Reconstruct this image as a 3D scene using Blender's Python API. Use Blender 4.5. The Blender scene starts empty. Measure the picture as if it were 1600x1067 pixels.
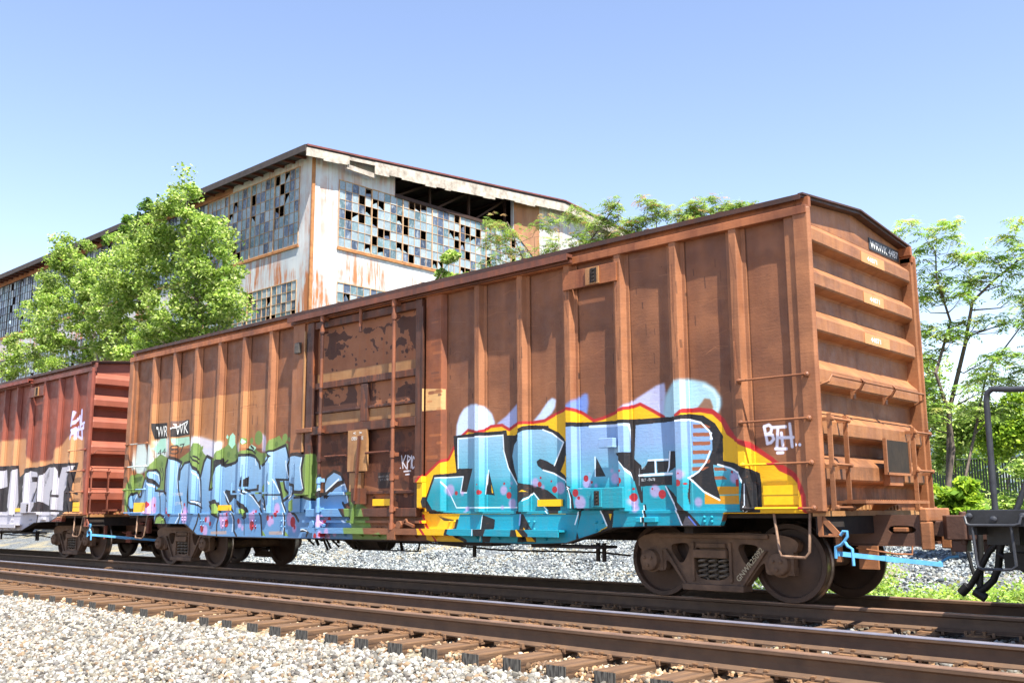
import bpy, math, random
import numpy as np
from mathutils import Vector, Matrix, noise
R = math.radians
scene = bpy.context.scene
# ------------------------------------------------------------------ camera
CP = np.array([4.749, -11.636, 1.071]); YAW, PIT, ROL, FPX, SHY = .744, .166, -.006, 1534.2, 8.04
_d = np.array([-math.sin(YAW)*math.cos(PIT), math.cos(YAW)*math.cos(PIT), math.sin(PIT)])
_r = np.array([math.cos(YAW), math.sin(YAW), 0.]); _u = np.cross(_r, _d)
_r, _u = _r*math.cos(ROL)+_u*math.sin(ROL), -_r*math.sin(ROL)+_u*math.cos(ROL)
cd = bpy.data.cameras.new('camera'); cam = bpy.data.objects.new('camera', cd); scene.collection.objects.link(cam)
cd.sensor_width = 36; cd.lens = 36*FPX/1600; cd.shift_y = SHY/1600; cd.clip_end = 5000; cd.clip_start = .1
cam.matrix_world = Matrix(((_r[0], _u[0], -_d[0], CP[0]), (_r[1], _u[1], -_d[1], CP[1]), (_r[2], _u[2], -_d[2], CP[2]), (0, 0, 0, 1)))
scene.camera = cam
def on(ax, val, px, py):      # a point of the photograph on a real plane of the place (axis ax = val)
    v = _d+_r*(px-800)/FPX-_u*(py-533.5-SHY)/FPX
    return CP+v*((val-CP[ax])/v[ax])
# ------------------------------------------------------------------ light
SUN = Vector((.447, -.186, .875)).normalized()
w = bpy.data.worlds.new('World'); scene.world = w; w.use_nodes = True
wn = w.node_tree; bg = wn.nodes['Background']; sky = wn.nodes.new('ShaderNodeTexSky')
sky.sky_type = 'NISHITA'; sky.sun_disc = False
sky.sun_elevation = math.asin(SUN.z); sky.sun_rotation = math.atan2(SUN.x, SUN.y)
sky.air_density = 1.05; sky.dust_density = 0.0; sky.ozone_density = 1.4
tint = wn.nodes.new('ShaderNodeMix'); tint.data_type = 'RGBA'; tint.blend_type = 'MULTIPLY'; tint.inputs[0].default_value = 1; tint.inputs[7].default_value = (1.13, 1.0, 1.0, 1)
wn.links.new(sky.outputs[0], tint.inputs[6]); wn.links.new(tint.outputs[2], bg.inputs[0]); bg.inputs[1].default_value = .102
sl = bpy.data.lights.new('sun', 'SUN'); sl.energy = 5.0; sl.angle = R(.5); sl.color = (1, .96, .86)
so = bpy.data.objects.new('sun', sl); scene.collection.objects.link(so)
so.rotation_euler = SUN.to_track_quat('Z', 'Y').to_euler()
scene.view_settings.view_transform = 'Standard'; scene.view_settings.look = 'None'
scene.view_settings.exposure = 1.5; scene.view_settings.gamma = 1
random.seed(7); RN = np.random.default_rng(7)
LINK = scene.collection.objects.link
# ------------------------------------------------------------------ helpers
def lin(c): return tuple(((x/12.92) if x <= .04045 else ((x+.055)/1.055)**2.4) for x in c)
def C8(r, g, b): return (*lin((r/255, g/255, b/255)), 1)
class MB:
    def __init__(s): s.v = []; s.f = []
    def add(s, v, f):
        n = len(s.v); s.v += [tuple(p) for p in v]; s.f += [tuple(i+n for i in q) for q in f]; return s
    def box(s, x0, x1, y0, y1, z0, z1):
        return s.add([(x0, y0, z0), (x1, y0, z0), (x1, y1, z0), (x0, y1, z0), (x0, y0, z1), (x1, y0, z1), (x1, y1, z1), (x0, y1, z1)],
                     [(0, 3, 2, 1), (4, 5, 6, 7), (0, 1, 5, 4), (1, 2, 6, 5), (2, 3, 7, 6), (3, 0, 4, 7)])
    def bar(s, a, b, w1, w2, up=(0, 0, 1)):
        a = Vector(a); b = Vector(b); d = (b-a).normalized(); x = d.cross(Vector(up))
        if x.length < 1e-4: x = d.cross(Vector((1, 0, 0)))
        x.normalize(); y = x.cross(d); v = []
        for p in (a, b):
            for i, j in ((-1, -1), (1, -1), (1, 1), (-1, 1)): v.append(p+x*i*w1/2+y*j*w2/2)
        return s.add(v, [(0, 1, 2, 3), (4, 7, 6, 5), (0, 4, 5, 1), (1, 5, 6, 2), (2, 6, 7, 3), (3, 7, 4, 0)])
    def tube(s, pts, r, n=8):
        pts = [Vector(p) for p in pts]; rs = r if isinstance(r, (list, tuple)) else [r]*len(pts); v = []
        px = None
        for i, p in enumerate(pts):
            d = (pts[min(i+1, len(pts)-1)]-pts[max(i-1, 0)]).normalized()
            if px is None:
                px = d.cross(Vector((0, 0, 1)) if abs(d.z) < .9 else Vector((1, 0, 0))).normalized()
            px = (px-d*px.dot(d)).normalized(); q = d.cross(px)
            for k in range(n):
                a = 2*math.pi*k/n; v.append(p+(px*math.cos(a)+q*math.sin(a))*rs[i])
        f = [(i*n+k, i*n+(k+1) % n, (i+1)*n+(k+1) % n, (i+1)*n+k) for i in range(len(pts)-1) for k in range(n)]
        f += [tuple(range(n-1, -1, -1)), tuple((len(pts)-1)*n+k for k in range(n))]
        return s.add(v, f)
    def prism(s, poly, ax, a, b):       # 2D outline in the other two axes, extruded along axis ax from a to b
        n = len(poly); v = []
        for c in (a, b):
            for p in poly:
                q = list(p); q.insert(ax, c); v.append(q)
        return s.add(v, [tuple(range(n)), tuple(range(2*n-1, n-1, -1))]+[(i, (i+1) % n, (i+1) % n+n, i+n) for i in range(n)])
    def lathe(s, prof, c, ax=1, n=32, caps=True):  # prof: (radius, offset along axis)
        v = []; o = [i for i in range(3) if i != ax]
        for r, h in prof:
            for k in range(n):
                a = 2*math.pi*k/n; q = [0, 0, 0]; q[ax] = h+c[ax]; q[o[0]] = c[o[0]]+r*math.cos(a); q[o[1]] = c[o[1]]+r*math.sin(a); v.append(q)
        m = len(prof)
        return s.add(v, [(i*n+k, i*n+(k+1) % n, (i+1)*n+(k+1) % n, (i+1)*n+k) for i in range(m-1) for k in range(n)]+([tuple(range(n)), tuple((m-1)*n+k for k in range(n-1, -1, -1))] if caps else []))
def tag(o, label=None, cat=None, group=None, kind=None):
    if label: o['label'] = label
    if cat: o['category'] = cat
    if group: o['group'] = group
    if kind: o['kind'] = kind
    return o
def obj(name, mb, mat, parent=None, bevel=0, smooth=False, uv=None, loc=None):
    me = bpy.data.meshes.new(name)
    if isinstance(mb, MB): me.from_pydata(mb.v, [], mb.f)
    else: me = mb; me.name = name
    import bmesh
    bm = bmesh.new(); bm.from_mesh(me); bmesh.ops.recalc_face_normals(bm, faces=bm.faces); bm.to_mesh(me); bm.free()
    if smooth:
        me.polygons.foreach_set('use_smooth', [True]*len(me.polygons))
        me.set_sharp_from_angle(angle=R(40))
    if uv:
        x0, wd, z0, hg = uv
        co = np.empty(len(me.vertices)*3); me.vertices.foreach_get('co', co); co = co.reshape(-1, 3)
        li = np.empty(len(me.loops), np.int32); me.loops.foreach_get('vertex_index', li)
        l = me.uv_layers.new(name='UVMap'); u = np.stack([(co[li, 0]-x0)/wd, (co[li, 2]-z0)/hg], 1).ravel(); l.data.foreach_set('uv', u)
    if mat: me.materials.append(mat)
    o = bpy.data.objects.new(name, me); LINK(o)
    if parent: o.parent = parent
    if loc: o.location = loc
    if bevel:
        b = o.modifiers.new('bevel', 'BEVEL'); b.width = bevel; b.segments = 2; b.limit_method = 'ANGLE'
    return o
def islands(mb):
    p = list(range(len(mb.v)))
    def find(i):
        while p[i] != i: p[i] = p[p[i]]; i = p[i]
        return i
    for f in mb.f:
        a = find(f[0])
        for i in f[1:]: p[find(i)] = a
    gr = {}
    for f in mb.f: gr.setdefault(find(f[0]), []).append(f)
    out = []
    for fs in gr.values():
        ix = sorted({i for f in fs for i in f}); mp = {j: k for k, j in enumerate(ix)}; m = MB(); m.v = [mb.v[j] for j in ix]; m.f = [tuple(mp[i] for i in f) for f in fs]; out.append(m)
    return out
def objs(name, mb, mat, parent=None, **k):      # every loose piece of the shape becomes a part of its own
    return [obj(name, m, mat, parent, **k) for m in islands(mb)]
def empty(name, loc=(0, 0, 0), rz=0, parent=None):
    o = bpy.data.objects.new(name, None); LINK(o); o.location = loc; o.rotation_euler = (0, 0, rz); o.empty_display_size = .2
    if parent: o.parent = parent
    return o
def npmesh(name, V, F, mat, col=None, parent=None):
    me = bpy.data.meshes.new(name); n, k = F.shape
    me.vertices.add(len(V)); me.vertices.foreach_set('co', np.ascontiguousarray(V, np.float32).ravel())
    me.loops.add(n*k); me.loops.foreach_set('vertex_index', np.ascontiguousarray(F, np.int32).ravel())
    me.polygons.add(n); me.polygons.foreach_set('loop_start', np.arange(0, n*k, k, dtype=np.int32))
    me.update(calc_edges=True)
    if col is not None:
        a = me.color_attributes.new('Col', 'FLOAT_COLOR', 'POINT'); c = np.ones((len(V), 4), np.float32); c[:, :3] = col; a.data.foreach_set('color', c.ravel())
    me.materials.append(mat); o = bpy.data.objects.new(name, me); LINK(o)
    if parent: o.parent = parent
    return o
# ------------------------------------------------------------------ materials
class NT:
    def __init__(s, name):
        s.m = bpy.data.materials.new(name); s.m.use_nodes = True; s.t = s.m.node_tree; s.b = s.t.nodes['Principled BSDF']
        s.tc = s.t.nodes.new('ShaderNodeTexCoord')
    def n(s, ty, **k):
        x = s.t.nodes.new(ty)
        for a, b in k.items():
            if a in x.inputs: x.inputs[a].default_value = b
            else: setattr(x, a, b)
        return x
    def l(s, a, b): s.t.links.new(a, b)
    def noise(s, scale=(1, 1, 1), sc=1., det=4, rough=.6, off=0):
        mp = s.n('ShaderNodeMapping'); mp.inputs['Scale'].default_value = scale; mp.inputs['Location'].default_value = (off, off*.7, off*1.3)
        s.l(s.tc.outputs['Object'], mp.inputs[0])
        nz = s.n('ShaderNodeTexNoise', Scale=sc, Detail=det, Roughness=rough); s.l(mp.outputs[0], nz.inputs['Vector']); return nz.outputs['Fac']
    def ramp(s, f, a, b, lo=0., hi=1.):
        m = s.n('ShaderNodeMapRange'); m.inputs['From Min'].default_value = a; m.inputs['From Max'].default_value = b
        m.inputs['To Min'].default_value = lo; m.inputs['To Max'].default_value = hi; s.l(f, m.inputs['Value']); return m.outputs[0]
    def math(s, op, a, b):
        m = s.n('ShaderNodeMath', operation=op)
        for i, x in enumerate((a, b)):
            if isinstance(x, (int, float)): m.inputs[i].default_value = x
            else: s.l(x, m.inputs[i])
        return m.outputs[0]
    def mix(s, f, a, b):
        m = s.n('ShaderNodeMix', data_type='RGBA')
        for i, x in ((0, f), (6, a), (7, b)):
            if isinstance(x, (int, float, tuple)): m.inputs[i].default_value = x
            else: s.l(x, m.inputs[i])
        return m.outputs[2]
    def z(s):
        sp = s.n('ShaderNodeSeparateXYZ'); s.l(s.tc.outputs['Object'], sp.inputs[0]); return sp.outputs
    def done(s, col, rough=.6, metal=0., bump=None, bs=.3, bd=.01, spec=.4):
        if isinstance(col, tuple): s.b.inputs['Base Color'].default_value = col
        else: s.l(col, s.b.inputs['Base Color'])
        if isinstance(rough, float): s.b.inputs['Roughness'].default_value = rough
        else: s.l(rough, s.b.inputs['Roughness'])
        s.b.inputs['Metallic'].default_value = metal; s.b.inputs['Specular IOR Level'].default_value = spec
        if bump is not None:
            bp = s.n('ShaderNodeBump', Strength=bs, Distance=bd); s.l(bump, bp.inputs['Height']); s.l(bp.outputs[0], s.b.inputs['Normal'])
        return s.m
def metal_paint(name, base, var, rust, rust_amt=.5, rough=.55, image=None, spots=.0, grime=.35, faded=None, low=0):
    t = NT(name)
    c = t.mix(t.ramp(t.noise((1, 1, 1), 1.3, 5, .6), .38, .64), base, var); c = t.mix(t.ramp(t.noise((2.2, 2.2, .35), 1, 4, .6, 31), .5, .74, 0, .22), c, C8(84, 48, 32))
    st = t.math('MULTIPLY', t.ramp(t.noise((7, 7, .7), 1, 4, .6, 3), .5, .8), rust_amt)
    c = t.mix(st, c, rust)
    c = t.mix(t.math('MULTIPLY', t.ramp(t.noise((.6, .6, 1.6), 1.5, 6, .65, 9), .52, .75), grime), c, C8(58, 36, 28))
    if low: c = t.mix(t.math('MULTIPLY', t.ramp(t.z()[2], 2.6, 1.2, 0, .75), t.ramp(t.noise((3, 3, .8), 1.3, 5, .7, 40), .35, .6)), c, C8(72, 48, 36))
    if image:
        im = t.n('ShaderNodeTexImage'); im.image = image; im.interpolation = 'Linear'; im.extension = 'CLIP'
        worn = t.ramp(t.noise((3, 3, 6), 6, 6, .75, 5), .34, .42)
        a = t.math('MULTIPLY', im.outputs['Alpha'], t.ramp(worn, 0, 1, .72, 1.))
        ic = t.mix(t.math('MULTIPLY', t.ramp(t.noise((5, 5, .8), 1.2, 5, .7, 13), .5, .8), .22), im.outputs['Color'], C8(120, 95, 80))
        c = t.mix(a, c, ic)
    sp = t.ramp(t.noise((1, 1, 1), 14, 4, .7, 21), .68, .73)
    c = t.mix(t.math('MULTIPLY', sp, .6 if spots == 0 else spots), c, C8(62, 34, 24))
    bm = t.math('ADD', t.noise((1.5, 1.5, 14), 3, 4, .6), t.noise((1, 1, 1), 30, 3, .6))
    return t.done(c, t.ramp(t.noise((2, 2, 2), 3, 4), .3, .7, rough-.12, rough+.15), 0., bm, .25, .008)
def simple(name, a, b, sc=6, rough=.7, metal=0., bs=.3, bd=.01, spec=.4):
    t = NT(name); nz = t.noise((1, 1, 1), sc, 6, .65)
    return t.done(t.mix(t.ramp(nz, .3, .7), a, b), rough, metal, nz, bs, bd, spec)
def attr_mat(name, rough=.9, trans=0., bump=0, spec=.3):
    t = NT(name); a = t.n('ShaderNodeAttribute', attribute_name='Col')
    nz = t.noise((1, 1, 1), 40, 3, .6)
    c = t.mix(t.ramp(nz, .3, .7, 0, .25), a.outputs['Color'], C8(70, 62, 50)) if bump else a.outputs['Color']
    t.done(c, rough, 0., nz if bump else None, .4, .01, spec)
    if trans:
        o = t.t.nodes['Material Output']; tr = t.n('ShaderNodeBsdfTranslucent'); mx = t.n('ShaderNodeMixShader'); mx.inputs[0].default_value = trans
        hs = t.n('ShaderNodeHueSaturation'); hs.inputs['Value'].default_value = 1.7; hs.inputs['Hue'].default_value = .485
        t.l(a.outputs['Color'], hs.inputs['Color']); t.l(hs.outputs[0], tr.inputs[0]); t.l(t.b.outputs[0], mx.inputs[1]); t.l(tr.outputs[0], mx.inputs[2]); t.l(mx.outputs[0], o.inputs[0])
    return t.m
# ------------------------------------------------------------------ painted canvas for the sides of the cars (numpy, no files)
CL = 15.917; CZ0 = .45; CH = 4.2
class Canvas:
    def __init__(s, res, mk_plane=-1.52, xoff=0.):
        s.res = res; s.W = int(CL/res); s.H = int(CH/res); s.a = np.zeros((s.H, s.W, 4), np.float32); s.a[..., :3] = .5
        s.pl = mk_plane; s.xoff = xoff; s.K = (0, 0, 1.); s.ws = 1.; s.ds = 1.
    def P(s, p, pl=None):
        q = on(1, s.pl if pl is None else pl, s.K[0]+p[0]/s.K[2], s.K[1]+p[1]/s.K[2]); return ((q[0]-s.xoff+CL)/s.res, (q[2]-CZ0)/s.res)
    def put(s, m, x0, z0, col, a=1., soft=0):
        h, w_ = m.shape; m = m.astype(np.float32)
        if soft:
            k = max(1, int(soft/s.res)); m = np.pad(m, k)
            for ax in (0, 1):
                for _ in range(2):
                    c = np.cumsum(m, axis=ax); m = (np.roll(c, -(k//2), ax)-np.roll(c, k-k//2, ax))/k
                    m = np.clip(m, 0, 1)
            m = m[k:-k, k:-k]
        m = m*a; t = s.a[z0:z0+h, x0:x0+w_]
        if callable(col):
            zz = (np.arange(z0, z0+h)*s.res+CZ0); c = np.array([[v/255 for v in col(q)] for q in zz], np.float32)[:, None, :]
        else: c = np.array(col, np.float32)[None, None, :]/255
        a0 = t[..., 3]; ao = m+a0*(1-m)
        t[..., :3] = np.where(ao[..., None] > 1e-4, (c*m[..., None]+t[..., :3]*(a0*(1-m))[..., None])/np.maximum(ao, 1e-4)[..., None], t[..., :3])
        t[..., 3] = ao
    def grid(s, x0, x1, z0, z1):
        x0 = max(0, int(x0)); z0 = max(0, int(z0)); x1 = min(s.W, int(x1)+2); z1 = min(s.H, int(z1)+2)
        if x1 <= x0 or z1 <= z0: return None
        return x0, z0, np.arange(x0, x1)[None, :]+.5, np.arange(z0, z1)[:, None]+.5
    def polyT(s, pts, col, a=1., soft=0):
        pts = np.array(pts); pad = soft/s.res
        g = s.grid(pts[:, 0].min()-pad, pts[:, 0].max()+pad, pts[:, 1].min()-pad, pts[:, 1].max()+pad)
        if g is None: return
        x0, z0, X, Z = g; ins = np.zeros((Z.shape[0], X.shape[1]), bool)
        for i in range(len(pts)):
            (xa, za), (xb, zb) = pts[i], pts[i-1]
            if za == zb: continue
            c = (za > Z) != (zb > Z); xi = (xb-xa)*(Z-za)/(zb-za)+xa; ins ^= c & (X < xi)
        s.put(ins, x0, z0, col, a, soft)
    def poly(s, pts, col, a=1., soft=0, pl=None): s.polyT([s.P(p, pl) for p in pts], col, a, soft)
    def stroke(s, pts, wd, col, a=1., soft=0, closed=False, pl=None):   # wd in metres
        P = [s.P(p, pl) for p in pts]; P = P+P[:1] if closed else P; r = wd*s.ws/2/s.res
        A = np.array(P); g = s.grid(A[:, 0].min()-r-2, A[:, 0].max()+r+2, A[:, 1].min()-r-2, A[:, 1].max()+r+2)
        if g is None: return
        x0, z0, X, Z = g; m = np.zeros((Z.shape[0], X.shape[1]), np.float32)
        for p, q in zip(P[:-1], P[1:]):
            dx, dz = q[0]-p[0], q[1]-p[1]; L = dx*dx+dz*dz+1e-9
            xa = max(0, int(min(p[0], q[0])-r-3)-x0); xb = int(max(p[0], q[0])+r+3)-x0; za = max(0, int(min(p[1], q[1])-r-3)-z0); zb = int(max(p[1], q[1])+r+3)-z0
            Xs = X[:, xa:xb]; Zs = Z[za:zb]
            if Xs.size == 0 or Zs.size == 0: continue
            t = np.clip(((Xs-p[0])*dx+(Zs-p[1])*dz)/L, 0, 1); dd = np.hypot(Xs-p[0]-t*dx, Zs-p[1]-t*dz)
            m[za:zb, xa:xb] = np.maximum(m[za:zb, xa:xb], np.clip(r-dd+.5, 0, 1))
        s.put(m, x0, z0, col, a, soft)
    def dot(s, p, r, col, a=1., soft=0, asp=1.):         # r in metres
        x, z = s.P(p); r *= s.ds/s.res; g = s.grid(x-r*asp-2, x+r*asp+2, z-r-2, z+r+2)
        if g is None: return
        x0, z0, X, Z = g; s.put(np.hypot((X-x)/asp, Z-z) < r, x0, z0, col, a, soft)
    def rough(s, pts, col, a=1., soft=0, j=.02, seed=0):
        rn = random.Random(seed); P = [s.P(p) for p in pts]; j /= s.res
        for lv in range(4):
            Q = []
            for i in range(len(P)):
                p, q = P[i], P[(i+1) % len(P)]; L = math.hypot(q[0]-p[0], q[1]-p[1]); d = min(j, L*.22); Q += [p, ((p[0]+q[0])/2+rn.uniform(-d, d), (p[1]+q[1])/2+rn.uniform(-d, d))]
            P = Q
        s.polyT(P, col, a, soft)
    def text(s, st, p, p2, h, col, a=1., sx=1.):        # baseline start/end in the photograph, height in metres
        V, F = glyphs(st); x, z = s.P(p); x2, z2 = s.P(p2); wv = V[:, 0].max(); hv = .7; k = h/s.res/hv; kx = (x2-x)/wv
        for f in F:
            s.polyT([(x+V[i, 0]*kx, z+(z2-z)*V[i, 0]/wv+V[i, 1]*k) for i in f], col, a)
    def image(s, name):
        im = bpy.data.images.new(name, s.W, s.H, alpha=True); im.alpha_mode = 'CHANNEL_PACKED'; im.pixels.foreach_set(np.ascontiguousarray(s.a, np.float32).ravel()); im.update(); im.pack(); return im
def glyphs(st, off=.0):
    cu = bpy.data.curves.new('t', 'FONT'); cu.body = st; cu.size = 1; cu.offset = off; o = bpy.data.objects.new('t', cu); LINK(o)
    me = bpy.data.meshes.new_from_object(o.evaluated_get(bpy.context.evaluated_depsgraph_get()))
    V = np.array([v.co[:2] for v in me.vertices]); F = [tuple(p.vertices) for p in me.polygons]
    V[:, 0] -= V[:, 0].min(); bpy.data.objects.remove(o); bpy.data.curves.remove(cu); bpy.data.meshes.remove(me); return V, F
def textobj(name, st, h, origin, xdir, zdir, mat, parent, width=None, lift=0.):
    V, F = glyphs(st, .012); k = h/.7; kx = k if width is None else width/V[:, 0].max()
    o = Vector(origin); xd = Vector(xdir).normalized(); zd = Vector(zdir).normalized()
    m = MB(); m.add([o+xd*float(v[0])*kx+zd*float(v[1])*k for v in V], F); me = bpy.data.meshes.new(name); me.from_pydata(m.v, [], m.f); me.materials.append(mat)
    ob = bpy.data.objects.new(name, me); LINK(ob); ob.parent = parent; return ob
# ------------------------------------------------------------------ the writing and the spray paint
BLK = (28, 28, 32); RED = (168, 34, 36); YEL = (224, 172, 18); WHT = (226, 236, 246); PNK = (196, 150, 196); DRD = (160, 30, 40)
def mixc(a, b, t): return tuple(p+(q-p)*t for p, q in zip(a, b))
def aqua(z):
    t = min(1, max(0, (z-1.36)/.2)); u_ = min(1, max(0, (z-1.62)/.5)); return mixc(mixc((22, 138, 156), (94, 164, 188), t), (138, 176, 202), u_)
def aqua2(z):
    t = min(1, max(0, (z-1.36)/.16)); u_ = min(1, max(0, (z-1.6)/.3)); return mixc(mixc((22, 138, 156), (104, 162, 188), t), (128, 158, 198), u_)
def skyb(z):
    t = min(1, max(0, (z-1.0)/1.2)); return mixc((92, 138, 182), (142, 176, 206), t)
def paint_main():
    c = Canvas(.004)
    A1 = (650, 650, 5.335); B1 = (850, 650, 5.335); AA = (640, 600, 4.103); AB = (920, 600, 4.103); CC = (1050, 600, 4.639); L = (200, 640, 4.444); D1 = (440, 640, 4.446)
    # faded paint patches behind the reporting marks
    c.K = (0, 0, 1)
    c.poly([(238, 632), (333, 620), (420, 606), (420, 700), (238, 700)], (186, 130, 82), .75)
    c.poly([(333, 620), (333, 690), (330, 720), (340, 720), (340, 618)], (196, 140, 92), .4)
    c.poly([(668, 608), (697, 608), (697, 640), (668, 643)], (214, 168, 110), .85)
    # peeled paint and rust on the door
    c.K = (440, 440, 4.85); DK = (62, 36, 30)
    for i, p in enumerate(([(340, 410), (540, 405), (535, 425), (500, 440), (440, 450), (410, 470), (495, 480), (480, 500), (430, 520), (450, 560), (380, 590), (330, 570), (325, 540), (350, 500), (360, 450)], [(330, 320), (380, 310), (375, 350), (340, 355)],
        [(600, 375), (650, 350), (760, 335), (850, 310), (860, 340), (790, 350), (780, 400), (760, 360), (700, 370), (670, 390)], [(865, 300), (1028, 230), (1032, 540), (1000, 500), (975, 430), (960, 360), (930, 370), (920, 400), (880, 340)], [(665, 430), (700, 430), (720, 490), (740, 500), (720, 515), (690, 470)], [(820, 490), (870, 450), (940, 430), (950, 470), (930, 500), (880, 490), (825, 520)],
        [(205, 760), (240, 760), (300, 830), (350, 880), (400, 930), (440, 940), (480, 900), (500, 800), (520, 760), (565, 760), (565, 1010), (215, 1020)], [(345, 800), (450, 795), (450, 815), (350, 830)], [(650, 720), (680, 760), (690, 860), (720, 870), (700, 940), (650, 970)], [(1030, 740), (1030, 970), (960, 880), (900, 900), (860, 890), (890, 800), (930, 780), (990, 770)],
        [(215, 395), (260, 390), (240, 480), (225, 560), (215, 700)], [(690, 820), (720, 815), (710, 860)])): c.rough(p, DK, .93, .004, .05, i)
    rd = random.Random(3)
    for i in range(90): x, y = rd.uniform(230, 1020), rd.uniform(330, 960); k = rd.uniform(3, 13); c.rough([(x-k, y-k*.6), (x+k*.4, y-k), (x+k, y+k*.5), (x-k*.3, y+k*1.3)], DK, .9, 0, .03, i)
    for i in range(60): x, y = rd.uniform(220, 1020), rd.uniform(340, 940); c.stroke([(x, y), (x+rd.uniform(-3, 3), y+rd.uniform(30, 110))], rd.uniform(.008, .03), (150, 84, 40), rd.uniform(.2, .5), .01)
    c.K = (440, 640, 4.446)
    c.rough([(165, 165), (940, 110), (945, 560), (165, 560)], (84, 46, 32), .9, .01, .04, 50)
    for i in range(46): x, y = rd.uniform(180, 930), rd.uniform(150, 540); k = rd.uniform(8, 40); c.rough([(x-k, y-k*.6), (x+k*.4, y-k), (x+k, y+k*.8), (x-k*.3, y+k*1.6)], rd.choice([(52, 30, 26), (118, 66, 40), (66, 36, 30), (52, 30, 26)]), .75, .012, .06, i)
    for i in range(50): x, y = rd.uniform(180, 930), rd.uniform(150, 480); c.stroke([(x, y), (x+rd.uniform(-3, 3), y+rd.uniform(20, 100))], rd.uniform(.008, .03), rd.choice([(140, 76, 38), (44, 26, 22)]), rd.uniform(.2, .55), .01)
    # scratches, chips, seam lines with painted edge shade and old scrawls over the brown panels
    c.K = (0, 0, 1)
    def at(x, z): return ((x+CL)/c.res, (z-CZ0)/c.res)
    save = c.P; c.P = lambda p, pl=None: at(*p)
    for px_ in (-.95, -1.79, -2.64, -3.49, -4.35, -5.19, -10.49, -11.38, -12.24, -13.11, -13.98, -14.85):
        for s_ in (-1, 1): c.stroke([(px_+s_*.137, 1.08), (px_+s_*.137, 4.34)], .012, (52, 32, 24), .6, .006)  # dark seam lines that also paint in the shade along each post edge
        for _ in range(6): z = rd.uniform(2.6, 4.3); c.stroke([(px_+rd.uniform(-.045, .045), z), (px_+rd.uniform(-.045, .045), z-rd.uniform(.15, .9))], rd.uniform(.008, .025), rd.choice([(84, 40, 22), (176, 112, 72), (64, 34, 24)]), rd.uniform(.25, .6), .008)
    bays = [-.3, -.95, -1.79, -2.64, -3.49, -4.35, -5.19, -5.95]; bays2 = [-9.8, -10.49, -11.38, -12.24, -13.11, -13.98, -14.85, -15.6]
    for bb_ in (bays, bays2):
        for k in range(7):
            xa, xb = bb_[k+1]+.14, bb_[k]-.14; m_ = rd.uniform(1.9, 2.6)
            c.poly([(xa, m_), (xb, m_+rd.uniform(-.2, .2)), (xb, 4.34), (xa, 4.34)], rd.choice([(92, 52, 34), (104, 60, 40), (124, 80, 54), (86, 48, 34)]), rd.uniform(.08, .32), .3)
            for _ in range(9):
                x = rd.uniform(xa, xb); z = rd.choice([4.33, 4.33, rd.uniform(2.4, 4)]); h_ = rd.uniform(.3, 1.6); q_ = rd.uniform(.01, .06)
                c.poly([(x-q_, z), (x+q_, z), (x+q_*.5, z-h_), (x-q_*.4, z-h_)], rd.choice([(70, 40, 28), (82, 46, 30), (168, 108, 70)]), rd.uniform(.08, .22), .08)
            for _ in range(3):
                x, z = rd.uniform(xa+.1, xb-.1), rd.uniform(2.0, 4.2); r_ = rd.uniform(.06, .2); c.rough([(x-r_, z), (x, z-r_*.8), (x+r_, z), (x, z+r_*.7)], rd.choice([(88, 50, 34), (156, 102, 68), (74, 44, 32)]), rd.uniform(.1, .3), .04, .08, k)
    for x0, x1 in ((-5.9, -1.1), (-15.6, -9.9)):
        for _ in range(130):
            x, z = rd.uniform(x0, x1), rd.uniform(2.0, 4.3); L_ = rd.uniform(.05, .5); q_ = rd.uniform(-.06, .06)
            c.stroke([(x, z), (x+L_*.5, z+q_+.02), (x+L_, z+q_)], rd.uniform(.004, .008), rd.choice([(176, 118, 80), (168, 110, 72), (82, 46, 32)]), rd.uniform(.15, .5))
        for _ in range(70): x, z = rd.uniform(x0, x1), rd.uniform(1.9, 4.2); c.stroke([(x, z), (x+.004, z-rd.uniform(.02, .16))], rd.uniform(.008, .02), (50, 30, 24), rd.uniform(.3, .8))
    c.stroke([(-4.3, 2.01), (-.3, 2.01)], .008, (56, 34, 26), .7); c.stroke([(-15.6, 3.0), (-9.9, 3.0)], .006, (70, 42, 30), .3)
    for _ in range(40): x = rd.uniform(-6.28, -5.98); z = rd.uniform(1.6, 4.2); c.stroke([(x, z), (min(-5.97, x+rd.uniform(.08, .3)), z)], rd.uniform(.01, .06), rd.choice([(176, 104, 58), (78, 46, 34), (120, 64, 38)]), rd.uniform(.3, .6))
    c.P = save
    # ---- left piece: pale tufts, green cloud, blue letters
    c.K = L
    for p in ([(60, 240), (110, 235), (125, 300), (120, 420), (60, 450), (40, 400)], [(130, 255), (180, 240), (185, 400), (120, 430)], [(185, 215), (260, 190), (262, 330), (190, 350)]):
        c.poly(p, (196, 214, 212), .85, .05)
    for p in ([(180, 270), (225, 190), (262, 200), (265, 290), (195, 300)], [(320, 200), (420, 185), (425, 240), (370, 260), (330, 250)]): c.poly(p, (150, 200, 180), .9, .02)
    c.poly([(440, 190), (500, 185), (580, 210), (650, 230), (650, 330), (430, 330)], (200, 204, 226), .8, .05)
    c.poly([(260, 200), (300, 190), (306, 330), (268, 330)], (232, 236, 236), .85, .08); c.poly([(427, 210), (470, 190), (472, 350), (427, 350)], (232, 236, 236), .85, .08)
    c.poly([(600, 230), (660, 220), (640, 340), (600, 340)], (232, 232, 236), .85, .06); c.poly([(755, 230), (800, 230), (790, 310), (750, 320)], (232, 232, 236), .85, .06); c.poly([(930, 160), (985, 210), (980, 280), (930, 290)], (214, 206, 232), .85, .05)
    G = (104, 130, 66); G2 = (82, 108, 54)
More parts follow.
